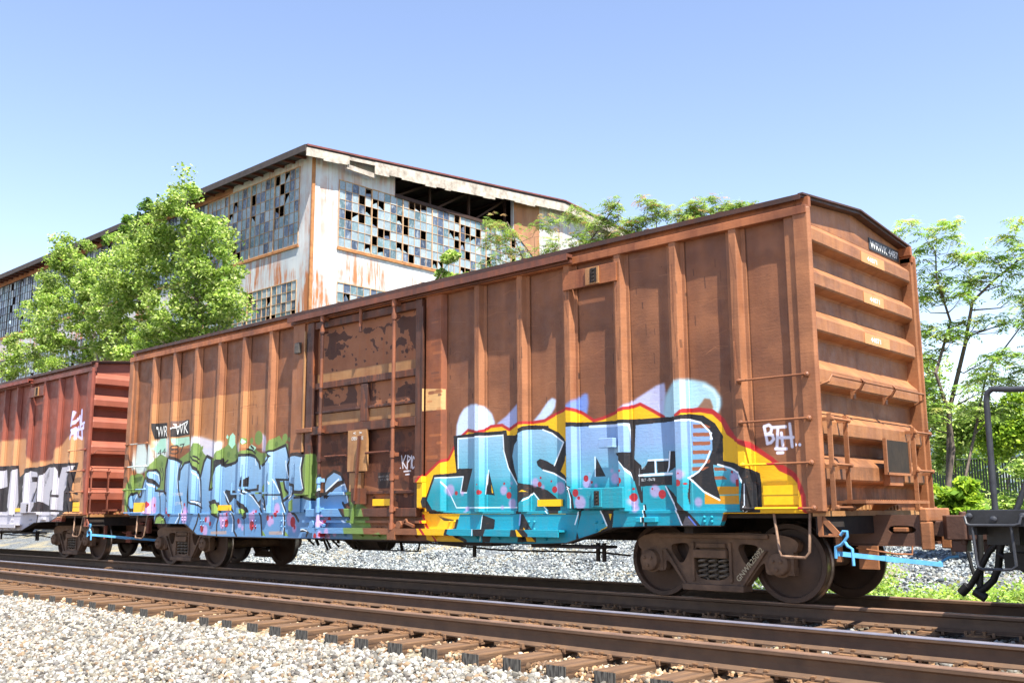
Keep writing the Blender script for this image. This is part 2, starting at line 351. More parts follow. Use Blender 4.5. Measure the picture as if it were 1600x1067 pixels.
    for p in ([(30, 460), (60, 440), (95, 450), (112, 490), (90, 560), (60, 600), (0, 720), (0, 560), (20, 500)],
              [(110, 430), (170, 390), (185, 340), (220, 305), (262, 330), (340, 350), (420, 290), (470, 250), (490, 230), (520, 300), (560, 340), (610, 330), (650, 270), (700, 230), (745, 240), (760, 310), (800, 290), (850, 262), (920, 300), (970, 300), (980, 260), (1010, 200), (1050, 178), (1070, 215), (1110, 240), (1110, 520), (1110, 730), (100, 720), (110, 560)],
              [(1120, 560), (1270, 330), (1300, 300), (1330, 380), (1320, 560), (1290, 720), (1120, 720)]): c.poly(p, G, .95, .015)
    for x, y, r in ((905, 195, .13), (815, 218, .06), (853, 215, .06), (480, 255, .07), (510, 265, .04), (690, 262, .08), (652, 292, .05), (1087, 196, .08), (1115, 205, .04), (730, 250, .07), (700, 210, .09)): c.dot((x, y), r, G, .95)
    for p in ([(672, 190), (682, 170), (690, 190), (681, 205)], [(690, 240), (700, 180), (720, 160), (738, 180), (738, 240), (715, 270)], [(805, 225), (815, 200), (822, 222), (815, 240)], [(830, 260), (850, 240), (885, 260), (880, 285), (835, 280)]): c.poly(p, (160, 214, 190), .95)
    for x, y, r in ((75, 520, .05), (230, 380, .06), (500, 310, .05), (690, 310, .06), (880, 290, .05), (740, 320, .04), (1030, 240, .05), (300, 330, .05), (60, 560, .06), (1085, 400, .06)): c.dot((x, y), r, G2, .9)
    # blue letter bodies, green gaps, black outlines, white highlights
    P_ = (200, 680, 6.275); Q_ = (340, 680, 6.275); R_ = (440, 680, 6.275); B = skyb; GG = (118, 146, 68)
    def px(K, l): return [(K[0]+x/K[2], K[1]+y/K[2]) for x, y in l]
    c.K = (0, 0, 1)
    c.poly(px(P_, [(18, 790), (18, 640), (35, 580), (80, 560), (100, 600), (125, 540), (155, 440), (180, 425), (215, 370), (260, 345), (295, 380), (305, 440), (300, 500), (265, 540), (330, 530), (357, 560), (360, 480), (365, 330), (385, 240), (415, 210), (510, 270), (520, 300), (560, 265), (600, 258), (645, 278), (690, 370), (703, 400), (740, 250), (770, 208), (808, 230), (805, 400), (792, 530), (855, 520), (862, 400), (880, 300), (910, 255), (930, 290)])
        + px(Q_, [(60, 295), (160, 272), (180, 250), (240, 203), (300, 193), (360, 218), (400, 295), (430, 290), (490, 245), (522, 200), (510, 165), (668, 100), (700, 235), (760, 197), (905, 213), (912, 330), (892, 420), (918, 530), (880, 545)])
        + px(R_, [(200, 545), (170, 600), (330, 640), (420, 580), (430, 450), (460, 395), (515, 360), (590, 405), (640, 520), (655, 660), (612, 672), (650, 770), (705, 860), (705, 1020), (20, 1020)]) + px(P_, [(650, 1000), (640, 965), (480, 872), (262, 868), (255, 792)]), B, .98)
    for K_, l in ((P_, [(265, 862), (285, 800), (320, 780), (355, 810), (368, 862)]), (P_, [(798, 680), (888, 664), (888, 800), (840, 768), (800, 710)]), (Q_, [(585, 455), (640, 455), (650, 525), (690, 572), (640, 612), (622, 640)]), (Q_, [(428, 505), (452, 468), (472, 600), (488, 700), (430, 600)]),
                  (Q_, [(722, 700), (738, 645), (772, 622), (772, 735), (742, 750)]), (Q_, [(242, 720), (262, 715), (285, 750), (268, 805), (245, 780)]), (Q_, [(95, 585), (145, 590), (112, 645)]), (Q_, [(436, 980), (448, 930), (480, 985)]), (Q_, [(655, 985), (672, 940), (705, 985)]), (P_, [(800, 470), (822, 400), (842, 440), (850, 515), (795, 522)])):
        c.poly(px(K_, l), GG, .96)
    for K_, l in ((P_, [(165, 425), (212, 382), (225, 405), (305, 492), (290, 515), (240, 472), (190, 432)]), (P_, [(345, 545), (400, 568), (420, 655), (368, 598)]), (P_, [(855, 310), (890, 235), (935, 240), (905, 290), (868, 400), (862, 518), (830, 512), (815, 440)]), (P_, [(575, 470), (583, 640), (571, 712), (563, 600)]), (P_, [(785, 645), (885, 626), (888, 667), (798, 684)]),
                  (P_, [(945, 530), (1010, 545), (1010, 600), (965, 572)]), (Q_, [(62, 540), (160, 538), (192, 600), (245, 650), (292, 740), (288, 805), (262, 825), (240, 800), (262, 790), (266, 745), (235, 690), (200, 640), (152, 612), (120, 655), (104, 660), (90, 610)]), (Q_, [(297, 396), (292, 502), (243, 502), (256, 438)]), (Q_, [(375, 485), (395, 480), (392, 545), (310, 548), (345, 612), (385, 655), (415, 622), (410, 690), (330, 600), (270, 532), (375, 518)]),
                  (Q_, [(455, 448), (482, 470), (497, 600), (514, 750), (478, 690), (462, 560)]), (Q_, [(560, 420), (692, 426), (692, 444), (602, 446), (640, 640), (622, 655), (595, 540)]), (Q_, [(480, 280), (524, 225), (516, 180), (496, 165), (668, 78), (704, 232), (690, 232), (662, 112), (520, 172), (540, 200), (528, 240), (498, 278)]),
                  (R_, [(418, 605), (428, 558), (540, 452), (604, 438), (614, 468), (522, 522), (440, 622)]), (P_, [(630, 965), (650, 925), (672, 970)])):
        c.poly(px(K_, l), BLK, .97)
    for K_, l, wd in ((P_, [(42, 742), (20, 690), (25, 612), (50, 572), (80, 560), (97, 590)], .05), (P_, [(97, 602), (122, 600), (128, 540), (157, 418)], .05), (P_, [(180, 422), (205, 375), (238, 345), (270, 338), (302, 370), (311, 430), (302, 500)], .05), (P_, [(264, 492), (262, 540), (300, 546), (350, 548)], .045), (P_, [(354, 562), (356, 480), (363, 330), (382, 240), (415, 205), (450, 222), (516, 266)], .065),
                      (P_, [(512, 270), (490, 340), (479, 430), (486, 540), (505, 640), (521, 720), (516, 800), (492, 875)], .045), (P_, [(492, 430), (502, 340), (545, 272), (600, 256), (650, 280), (690, 370), (706, 450), (707, 700), (702, 770), (680, 860), (642, 952)], .05), (P_, [(705, 400), (742, 258), (770, 203), (812, 225)], .06), (P_, [(812, 225), (806, 400), (791, 532), (862, 516)], .045),
                      (P_, [(922, 235), (932, 288), (1004, 288)], .05), (P_, [(302, 545), (310, 640), (310, 775)], .035), (P_, [(262, 868), (282, 798), (320, 772), (360, 800), (378, 868)], .05), (P_, [(580, 642), (622, 650), (716, 712)], .035), (P_, [(650, 640), (708, 662)], .03), (P_, [(705, 760), (718, 830)], .04), (P_, [(890, 665), (902, 780), (878, 870), (876, 975)], .045), (P_, [(796, 690), (832, 772), (885, 802)], .045),
                      (P_, [(330, 320), (342, 380), (330, 440)], .03), (P_, [(305, 320), (320, 360)], .025), (P_, [(650, 210), (690, 275)], .03), (P_, [(672, 205), (692, 235)], .03), (Q_, [(0, 262), (34, 250), (42, 288), (66, 300), (165, 266), (192, 234), (240, 199), (300, 188), (352, 203), (397, 262), (408, 320)], .055), (Q_, [(430, 292), (482, 256), (500, 262)], .05),
                      (Q_, [(704, 232), (682, 290), (690, 350), (692, 432)], .045), (Q_, [(640, 450), (652, 530), (693, 576)], .045), (Q_, [(692, 600), (640, 640), (626, 655), (650, 720), (666, 830), (660, 975)], .045), (Q_, [(704, 224), (760, 190), (815, 183), (925, 206)], .06), (Q_, [(922, 215), (902, 330), (906, 430), (924, 530), (905, 560), (800, 552)], .06), (Q_, [(722, 430), (740, 480), (778, 490), (780, 560), (728, 628), (706, 684), (722, 740), (770, 780), (800, 838)], .05),
                      (Q_, [(62, 560), (78, 640), (142, 742), (168, 822), (168, 940), (192, 985)], .045), (Q_, [(270, 530), (342, 590), (402, 700), (432, 800), (442, 975)], .045), (Q_, [(500, 582), (606, 582)], .025), (Q_, [(268, 815), (268, 975)], .02), (Q_, [(430, 600), (460, 660), (500, 720)], .03), (R_, [(420, 604), (416, 480), (442, 408), (512, 350), (582, 378), (606, 440)], .05), (R_, [(600, 662), (652, 762), (712, 852)], .05), (R_, [(250, 985), (270, 932), (330, 930), (378, 985)], .045),
                      (Q_, [(290, 135), (330, 145), (362, 175)], .035), (Q_, [(318, 105), (345, 130)], .04), (Q_, [(60, 270), (90, 245)], .04), (R_, [(160, 610), (250, 602), (330, 630)], .04)):
        c.stroke(px(K_, l), wd, BLK, .95)
    for K_, l, wd in ((P_, [(480, 280), (468, 400), (474, 520)], .02), (P_, [(655, 345), (690, 430), (697, 600)], .02), (P_, [(250, 365), (290, 390), (300, 450)], .02), (P_, [(195, 452), (255, 505)], .025), (P_, [(514, 650), (520, 720), (503, 800), (470, 860)], .022), (P_, [(85, 580), (55, 640), (50, 700)], .022), (P_, [(650, 645), (700, 690), (700, 665), (650, 645)], .016), (Q_, [(50, 550), (100, 650)], .025), (Q_, [(240, 532), (330, 600), (402, 705)], .022), (Q_, [(664, 250), (668, 330), (688, 410)], .022), (Q_, [(540, 432), (600, 560)], .025),
                      (Q_, [(425, 660), (445, 690), (500, 722)], .02), (Q_, [(618, 660), (650, 750), (656, 900), (645, 965)], .022), (Q_, [(190, 655), (212, 700), (212, 740)], .035), (Q_, [(762, 545), (758, 590), (700, 660), (700, 720), (730, 770)], .022), (Q_, [(362, 230), (368, 290)], .022), (Q_, [(905, 220), (888, 320), (896, 420), (915, 520)], .022), (R_, [(436, 545), (560, 430)], .03), (R_, [(585, 490), (620, 480), (628, 530)], .025), (R_, [(630, 560), (648, 650)], .022), (R_, [(640, 830), (690, 870)], .03), (Q_, [(140, 760), (158, 830), (150, 940)], .02), (R_, [(245, 930), (300, 918), (340, 935)], .02)):
        c.stroke(px(K_, l), wd, WHT, .9)
    for x, y in ((655, 145), (770, 285), (540, 260)): pass
    c.K = L
    for x, y, r in ((155, 665, .07), (178, 640, .11), (150, 700, .12), (180, 690, .1), (285, 700, .07), (395, 740, .14), (385, 700, .09), (540, 840, .11), (560, 760, .07), (660, 790, .1), (685, 740, .12), (650, 750, .08), (780, 790, .08), (800, 820, .05), (865, 740, .12), (865, 790, .1), (1030, 690, .11), (990, 770, .1), (1010, 775, .05), (1130, 760, .12), (1160, 820, .08), (1385, 770, .1), (1440, 850, .07), (1395, 870, .08)): c.dot((x, y), r, PNK, .8, .03, .8)
    for x, y, r in ((152, 658, .07), (180, 663, .035), (288, 690, .03), (288, 722, .06), (382, 658, .035), (518, 826, .07), (545, 762, .05), (575, 790, .045), (690, 787, .075), (692, 727, .035), (772, 772, .05), (865, 802, .09), (880, 708, .035), (890, 812, .04), (1030, 722, .06), (975, 750, .05), (1150, 778, .09), (1162, 815, .035), (1403, 765, .055), (1365, 875, .05), (1396, 865, .035), (1005, 745, .03)): c.dot((x, y), r, DRD, .95, 0, .8)
    # green and rusty tail of the piece across the door sill
    c.K = D1
    c.poly([(460, 560), (505, 540), (520, 620), (600, 690), (640, 880), (740, 850), (780, 900), (560, 900), (500, 900), (480, 720)], (108, 140, 72), .9, .02)
    # ---- right piece
    c.ws = .68; c.ds = .52
    c.K = AA
    c.poly([(296, 345), (300, 260), (318, 200), (345, 155), (390, 128), (450, 128), (490, 150), (525, 190), (541, 240), (541, 300), (470, 345)], (196, 214, 240), .92, .035)
    c.poly([(541, 290), (560, 250), (620, 200), (686, 122), (690, 300)], (160, 170, 214), .9, .03)
    c.poly([(760, 270), (830, 190), (880, 110), (908, 88), (932, 100), (925, 150), (905, 185), (860, 230)], (186, 206, 236), .92, .03)
    c.poly([(1005, 150), (1080, 90), (1110, 60), (1135, 58), (1140, 120), (1130, 195), (1060, 180)], (108, 140, 208), .9, .04)
    c.K = AB
    c.poly([(120, 225), (200, 170), (300, 90), (420, 10), (475, -10), (482, 60), (470, 225)], (180, 184, 222), .92, .03)
    c.poly([(465, 225), (480, 80), (515, 10), (560, -20), (640, -34), (740, -15), (800, 25), (842, 80), (845, 130), (815, 190), (780, 200), (590, 210)], (166, 206, 222), .92, .04)
    c.poly([(690, 150), (735, 90), (770, 95), (790, 150), (770, 175), (700, 170)], (128, 82, 56), .85, .02)
    c.stroke([(730, 10), (790, 40), (820, 100), (815, 170)], .05, (222, 236, 242), .6, .03)
    # yellow field
    c.K = (0, 0, 1)
    YR = [(662, 752), (667, 745), (690, 722), (700, 717), (708, 700), (716, 685), (730, 672), (752, 676), (766, 666), (783, 664), (794, 671), (806, 662), (830, 660), (850, 657), (865, 648), (885, 638), (898, 640), (910, 646), (926, 657), (940, 653), (958, 645), (975, 640), (998, 631), (1017, 641), (1034, 651), (1040, 660), (1058, 652), (1068, 643), (1088, 639), (1110, 641), (1128, 655), (1138, 672), (1150, 687), (1172, 693), (1192, 708), (1214, 724), (1235, 737), (1248, 748), (1256, 765), (1260, 799)]
    c.poly(YR+[(1260, 803), (1130, 803), (800, 850), (690, 850), (668, 843), (662, 805)], YEL, 1.)
    c.poly([(1186, 740), (1250, 760), (1255, 802), (1184, 802)], (222, 170, 20), .5)
    c.stroke(YR, .06, RED, .97, .012); c.stroke([(663, 805), (672, 822), (682, 845)], .06, RED, .97)
    c.K = CC; c.stroke([(100, 190), (200, 185), (290, 200), (360, 265), (400, 350), (470, 400), (560, 440), (640, 490), (720, 540), (780, 610), (870, 650), (930, 720), (970, 810), (975, 900)], .075, RED, .97, .01)
    # black mass
    c.K = A1
    c.poly([(308, 165), (470, 143), (745, 118), (750, 158), (815, 160), (870, 110), (940, 75), (1100, 80), (1100, 830), (370, 830), (330, 1000), (420, 1045), (1067, 1045), (1067, 815), (120, 812), (96, 712), (172, 490), (330, 470), (318, 330)], BLK)
    c.poly([(130, 818), (330, 868), (320, 905), (240, 870), (180, 860)], BLK, .9, .02); c.poly([(100, 815), (175, 815), (240, 872), (345, 872), (315, 975), (335, 1030), (150, 1020), (60, 850)], YEL)
    c.stroke([(65, 830), (95, 915), (160, 1015)], .06, RED)
    c.poly([(340, 185), (470, 180), (714, 155), (722, 290), (760, 430), (838, 565), (842, 690), (846, 805), (380, 805), (470, 805), (160, 778), (116, 700), (180, 515), (385, 503), (362, 637), (412, 637), (465, 435), (340, 437)], aqua)
    c.poly([(160, 770), (330, 762), (470, 762), (846, 755), (846, 812), (380, 812), (220, 800)], aqua)
    c.poly([(600, 445), (652, 660), (580, 650)], BLK); c.poly([(622, 565), (640, 640), (626, 640)], YEL)
    for s_ in ([(717, 155), (724, 290), (762, 430), (838, 570)], [(230, 548), (328, 762), (850, 760)], [(182, 515), (385, 503), (362, 637), (412, 637)], [(345, 185), (345, 435)], [(600, 450), (581, 648)], [(345, 187), (714, 158)]): c.stroke(s_, .028, WHT, .92)
    # second letter
    c.K = AA
    c.poly([(930, 200), (1000, 170), (1010, 600), (1060, 640), (960, 560), (1003, 430), (985, 360), (900, 290)], YEL)
    c.poly([(660, 360), (740, 280), (800, 262), (880, 275), (950, 310), (1004, 370), (1003, 450), (960, 560), (1075, 660), (1080, 830), (690, 830), (690, 640), (640, 480)], BLK)
    c.poly([(650, 460), (662, 390), (700, 325), (762, 292), (840, 290), (910, 315), (980, 372), (922, 520), (870, 490), (830, 478), (808, 495), (815, 522), (850, 550), (920, 572), (1000, 620), (1048, 690), (1062, 760), (1062, 830), (960, 830), (962, 760), (930, 720), (880, 680), (800, 650), (690, 625), (665, 540)], aqua)
    c.poly([(722, 760), (790, 693), (840, 750), (905, 832), (722, 832)], aqua); c.stroke([(745, 748), (790, 697), (890, 828)], .026, WHT)
    for s_ in ([(850, 292), (910, 315), (980, 372), (922, 520)], [(850, 550), (920, 572), (1000, 622), (1055, 690), (1082, 760), (1080, 800)]): c.stroke(s_, .03, WHT, .95)
    c.poly([(745, 675), (762, 690), (722, 690)], YEL)
    # third letter and fourth
    c.K = B1
    c.poly([(180, 55), (430, 48), (640, 33), (1110, 0), (1067, 60), (1067, 820), (190, 820)], BLK)
    c.poly([(188, 92), (370, 83), (640, 66), (708, 70), (745, 300), (618, 330), (690, 420), (760, 520), (840, 740), (850, 812), (190, 812), (195, 590), (188, 400)], aqua2)
    c.poly([(430, 345), (508, 500), (420, 505)], BLK); c.stroke([(418, 340), (420, 500)], .026, WHT); c.stroke([(370, 87), (708, 70)], .05, (196, 214, 240), .9)
    c.stroke([(712, 75), (748, 300)], .03, WHT); c.stroke([(622, 335), (690, 425), (770, 560), (835, 740), (845, 830)], .03, WHT)
    c.poly([(580, 305), (765, 300), (765, 330), (735, 340), (735, 395), (860, 350), (860, 372), (740, 420), (735, 470), (690, 420), (620, 335)], BLK); c.poly([(575, 255), (660, 245), (660, 300), (580, 310)], (150, 186, 214))
    c.stroke([(178, 570), (240, 600), (275, 670), (290, 770)], .06, BLK); c.stroke([(190, 560), (250, 615), (268, 690), (268, 765)], .022, WHT)
    c.K = AB
    c.poly([(270, 242), (560, 212), (640, 190), (725, 200), (800, 250), (852, 330), (855, 490), (930, 505), (1030, 540), (1090, 570), (1100, 640), (1105, 822), (600, 822), (560, 740), (330, 760), (270, 560)], BLK)
    c.poly([(292, 262), (560, 235), (620, 230), (700, 245), (750, 285), (782, 340), (785, 420), (760, 490), (700, 560), (645, 598), (640, 720), (655, 820), (640, 820), (560, 720), (490, 650), (340, 652), (335, 690), (325, 640), (350, 610), (330, 520), (285, 480)], aqua2)
    c.poly([(345, 770), (340, 650), (485, 650), (560, 790), (600, 820), (360, 820)], aqua2)
    c.poly([(655, 605), (735, 690), (835, 745), (740, 770), (745, 820), (655, 820), (650, 700)], aqua2)
    c.poly([(790, 515), (900, 535), (980, 580), (1012, 640), (1018, 818), (745, 818), (742, 740), (835, 745), (800, 610)], aqua)
    for y in (270, 323, 380, 436, 495, 543): c.poly([(660, y-12), (730+min(40, (y-260)), y-14), (772, y+2), (765, y+10), (662, y+12)], (150, 82, 52), .95)
    for y in (545, 601): c.poly([(795, y-12), (860, y-12), (880, y+8), (800, y+10)], (150, 82, 52), .95)
    c.poly([(738, 655), (962, 655), (965, 768), (740, 768)], (206, 138, 20), .97); c.stroke([(790, 712), (962, 708)], .02, (90, 170, 176))
    c.poly([(645, 600), (700, 570), (790, 515), (800, 600), (838, 742), (735, 680)], BLK)
    for s_ in ([(570, 238), (640, 228), (710, 245), (765, 300), (782, 350)], [(770, 430), (745, 500), (700, 560), (643, 600)], [(643, 600), (735, 690), (832, 742)], [(820, 515), (900, 537), (978, 578), (1008, 640), (1012, 815)]): c.stroke(s_, .032, WHT)
    c.dot((775, 315), .03, WHT); c.dot((775, 348), .03, WHT)
    # data panels
    c.poly([(375, 490), (415, 488), (418, 568), (330, 575), (325, 555), (360, 520)], BLK); c.poly([(430, 495), (510, 490), (510, 560), (435, 568)], BLK); c.poly([(322, 595), (528, 585), (530, 645), (325, 655)], BLK)
    c.stroke([(375, 488), (505, 482)], .03, WHT); c.stroke([(420, 488), (425, 575)], .03, WHT); c.stroke([(318, 585), (528, 573)], .04, WHT); c.stroke([(318, 540), (318, 650)], .012, WHT, .6)
    c.poly([(505, 430), (555, 428), (560, 530), (505, 560)], BLK); c.stroke([(512, 432), (508, 530), (500, 560)], .03, WHT)
    c.text('BLT - 04-78', (334, 622), (420, 618), .034, (225, 225, 225)); c.text('LD LMT', (330, 515), (355, 513), .03, (190, 190, 190), .7); c.text('200', (330, 545), (355, 543), .03, (190, 190, 190), .7)
    # black and yellow of the sill below
    c.poly([(985, 812), (1010, 560), (1090, 570), (1105, 822)], BLK); c.stroke([(1018, 640), (1020, 815)], .02, WHT)
    c.K = A1; Q = 816
    c.poly([(375, Q), (1400, Q), (1400, 1060), (430, 1060), (320, 990), (345, 900)], (18, 140, 162))
    c.poly([(560, 822), (665, 860), (660, 920), (620, 1050), (560, 1050), (545, 920)], BLK); c.poly([(870, 815), (900, 815), (960, 930), (1067, 1050), (850, 1050), (870, 920)], BLK); c.poly([(900, 925), (930, 1045), (1000, 1045)], YEL); c.stroke([(876, 820), (868, 905)], .04, (150, 170, 220))
    c.stroke([(560, 825), (545, 940), (540, 1040)], .02, WHT); c.stroke([(350, 870), (318, 985), (420, 1040)], .07, BLK)
    c.K = B1
    c.poly([(-60, Q), (300, Q), (300, 770), (330, 770), (280, 960), (310, 1060), (-60, 1060)], (18, 140, 162)); c.stroke([(315, 775), (300, 900), (280, 1050)], .06, BLK); c.stroke([(295, 800), (265, 900)], .03, WHT)
    c.poly([(280, 960), (300, 870), (330, 770), (480, 790), (535, 915), (310, 1055)], (20, 144, 166)); c.poly([(470, 780), (590, 780), (570, 980), (640, 1025), (560, 1060), (310, 1055), (535, 925)], BLK); c.poly([(545, 812), (572, 812), (560, 870)], YEL); c.poly([(540, 1035), (610, 1030), (590, 1062)], YEL); c.stroke([(480, 790), (530, 910)], .03, WHT)
    c.poly([(590, 780), (1067, 770), (1067, 960), (640, 1060), (570, 990)], (18, 140, 162)); c.stroke([(835, 745), (855, 860), (855, 950)], .05, BLK); c.stroke([(828, 745), (838, 860), (838, 950)], .022, WHT)
    c.K = AB
    c.poly([(480, 770), (990, 770), (866, 825), (845, 940), (480, 940)], (18, 140, 162))
    c.poly([(485, 652), (560, 720), (640, 815), (730, 915), (600, 920), (540, 760)], BLK); c.stroke([(488, 655), (560, 800), (605, 912)], .03, WHT); c.poly([(625, 840), (690, 910), (605, 910)], (74, 70, 78)); c.stroke([(645, 850), (700, 915)], .03, (80, 110, 200))
    c.K = AA
    for x, y, r in ((255, 680, .17), (363, 803, .09), (600, 680, .13), (655, 765, .14), (592, 790, .06), (800, 630, .12), (960, 665, .16), (430, 675, .08), (648, 635, .04), (850, 660, .06), (330, 700, .07)): c.dot((x, y), r, PNK, .75, .03)
    for x, y, r in ((292, 698, .06), (464, 693, .07), (633, 712, .09), (603, 637, .035), (456, 643, .02), (828, 642, .07), (924, 675, .085), (834, 600, .033), (903, 622, .028), (640, 665, .02)): c.dot((x, y), r, DRD, .95)
    c.K = B1
    for x, y, r in ((350, 560, .14), (425, 580, .06), (350, 720, .18), (590, 520, .14), (750, 710, .13), (920, 625, .15), (560, 455, .05), (640, 440, .03), (370, 480, .03), (765, 770, .1)): c.dot((x, y), r, PNK, .75, .03)
    for x, y, r in ((340, 518, .08), (390, 550, .035), (310, 640, .095), (337, 682, .045), (652, 537, .075), (655, 455, .033), (748, 675, .1), (980, 650, .105), (744, 606, .03), (898, 604, .025), (620, 570, .03)): c.dot((x, y), r, DRD, .95)
    c.K = AB
    for x, y, r in ((600, 580, .12), (700, 755, .11), (930, 600, .13)): c.dot((x, y), r, PNK, .75, .03)
    for x, y, r in ((592, 633, .075), (954, 632, .08), (595, 572, .02), (910, 562, .03), (632, 638, .025)): c.dot((x, y), r, DRD, .95)
    # tags
    c.K = CC; TG = (222, 222, 240)
    for s_ in ([(665, 305), (690, 425)], [(665, 305), (700, 292), (722, 310), (715, 345), (685, 362), (725, 365), (735, 395), (715, 420), (688, 428)], [(735, 310), (820, 305)], [(765, 310), (758, 455)], [(790, 350), (800, 440)], [(780, 385), (875, 382)], [(850, 285), (868, 450)], [(748, 465), (825, 465)], [(762, 495), (800, 493)]): c.stroke(s_, .05, TG, .95, .01)
    c.dot((908, 440), .035, TG); c.dot((940, 440), .035, TG)
    c.K = D1
    for s_ in ([(833, 320), (843, 405)], [(862, 318), (842, 365), (866, 405)], [(872, 410), (876, 318), (898, 335), (878, 362)], [(903, 320), (900, 402)], [(915, 325), (930, 350), (925, 395), (910, 408), (905, 370), (915, 325)], [(850, 428), (895, 424)], [(862, 450), (888, 447)]): c.stroke(s_, .035, (214, 214, 224), .95)
    c.dot((825, 404), .02, TG)
    for s_ in ([(325, 350), (365, 335), (350, 385)], [(345, 360), (400, 345)], [(375, 335), (385, 385)], [(400, 330), (395, 370)], [(330, 395), (400, 380)]): c.stroke(s_, .04, (44, 26, 24), .8, .02)
    c.text('WOODY', (660, 214), (745, 206), .045, (140, 90, 70), .6); c.text('OPEN CLOSE', (330, 238), (420, 232), .05, (130, 96, 80), .6)
    c.poly([(668, 437), (752, 432), (752, 540), (672, 545)], (40, 36, 36), .95); c.text('4.000 LBS', (672, 472), (742, 466), .03, (170, 170, 170), .8); c.text('VT-178', (682, 495), (742, 490), .035, (170, 170, 170), .8)
    # reporting marks
    c.ws = 1.; c.ds = 1.
    c.K = L
    c.poly([(186, 96), (268, 90), (268, 196), (188, 206)], (36, 36, 38)); c.poly([(320, 82), (422, 68), (422, 172), (320, 192)], (36, 36, 38)); c.poly([(322, 82), (400, 72), (322, 128)], (120, 92, 82), .9)
    c.text('WR', (194, 190), (268, 182), .22, (224, 224, 218)); c.text('WK', (330, 172), (412, 160), .22, (224, 224, 218)); c.stroke([(322, 132), (410, 80)], .025, (230, 230, 226)); c.poly([(316, 122), (330, 132), (318, 142)], (226, 226, 226))
    c.text('44', (196, 322), (258, 308), .13, (34, 34, 38), .85); c.text('87', (314, 312), (386, 296), .19, (40, 40, 40), .9)
    for st, a, b in (('CAPY', (203, 598), (240, 595)), ('154000', (316, 598), (370, 595)), ('LT WT', (322, 662), (368, 658)), ('60H', (1002, 626), (1034, 622))): c.text(st, a, b, .065, (206, 196, 190), .85)
    for s_ in ([(678, 20), (732, 12), (732, 98), (678, 106), (678, 20)],): c.stroke(s_, .012, (170, 120, 86), .7)
    c.poly([(580, 842), (690, 838), (690, 862), (580, 862)], (190, 150, 130), .7, .01); c.poly([(985, 842), (1075, 840), (1075, 865), (985, 865)], (190, 150, 130), .7, .01)
    return c.image('side_paint_brown_car')
def paint_left():
    c = Canvas(.008, -1.52, -17.773); K = (0, 520, 2.667); c.K = K
    c.poly([(-200, 470), (0, 452), (105, 440), (130, 540), (210, 530), (280, 430), (340, 430), (345, 760), (-200, 800)], (196, 144, 98), .7, .05)
    c.poly([(205, 740), (290, 440), (360, 430), (360, 760)], (196, 144, 98), .5, .05)
    SL = (176, 173, 182)
    c.poly([(-200, 560), (-40, 570), (10, 555), (75, 552), (80, 600), (125, 560), (170, 560), (205, 545), (325, 540), (300, 640), (290, 745), (245, 765), (150, 828), (-200, 830)], (34, 32, 38), .97)
    for f in ([(-180, 640), (-120, 590), (-90, 640), (-100, 740), (-180, 740)], [(-70, 600), (-30, 590), (5, 640), (-10, 740), (-70, 740)], [(2, 580), (25, 570), (28, 640), (0, 650)], [(38, 600), (70, 565), (72, 640), (75, 740), (25, 760), (30, 680)], [(90, 640), (110, 600), (125, 575), (150, 580), (165, 640), (160, 720), (140, 760), (90, 745)], [(172, 600), (200, 560), (240, 560), (245, 650), (205, 660), (200, 720), (165, 700)], [(255, 560), (310, 552), (290, 610), (262, 660), (258, 740), (222, 735), (222, 690)], [(-200, 745), (245, 745), (240, 765), (150, 820), (-200, 825)]): c.poly(f, SL, .97)
    for s_ in ([(95, 640), (60, 760)], [(130, 700), (160, 620), (165, 700)], [(205, 675), (240, 680)], [(270, 745), (275, 650), (320, 670)], [(0, 660), (30, 740)], [(150, 825), (160, 760)], [(100, 590), (105, 700)]): c.stroke(s_, .06, (34, 32, 38), .95)
    for p in ([(283, 700), (325, 700), (325, 745), (283, 745)],): c.poly(p, (34, 34, 38), .95)
    for s_ in ([(318, 330), (310, 385), (330, 345), (332, 390)], [(338, 320), (335, 380), (348, 372)], [(300, 400), (305, 440), (318, 395), (315, 440)], [(325, 390), (322, 430), (340, 440), (338, 400), (345, 385)], [(310, 405), (345, 395)]): c.stroke(s_, .06, (196, 198, 240), .95, .02)
    c.text('SUWI', (182, 640), (200, 600), .2, (40, 40, 44), .9)
    return c.image('side_paint_red_car')
# ------------------------------------------------------------------ boxcars
CLEN = 15.917; ZF = 1.055; ZT = 4.446
def shape(outer, holes, y0, y1):        # flat outline with holes in the xz plane, thick in y
    cu = bpy.data.curves.new('s', 'CURVE'); cu.dimensions = '2D'; cu.fill_mode = 'BOTH'; cu.extrude = abs(y1-y0)/2
    for pl in [outer]+holes:
        sp = cu.splines.new('POLY'); sp.points.add(len(pl)-1); sp.use_cyclic_u = True
        for p, q in zip(sp.points, pl): p.co = (q[0], q[1], 0, 1)
    o = bpy.data.objects.new('s', cu); LINK(o)
    me = bpy.data.meshes.new_from_object(o.evaluated_get(bpy.context.evaluated_depsgraph_get()))
    me.transform(Matrix(((1, 0, 0, 0), (0, 0, -1, (y0+y1)/2), (0, 1, 0, 0), (0, 0, 0, 1)))); bpy.data.objects.remove(o); bpy.data.curves.remove(cu); return me
def smoothpoly(p, it=2):
    for _ in range(it):
        q = []
        for i in range(len(p)):
            a = p[i]; b = p[(i+1) % len(p)]; q += [(a[0]*.8+b[0]*.2, a[1]*.8+b[1]*.2), (a[0]*.2+b[0]*.8, a[1]*.2+b[1]*.8)]
        p = q
    return p
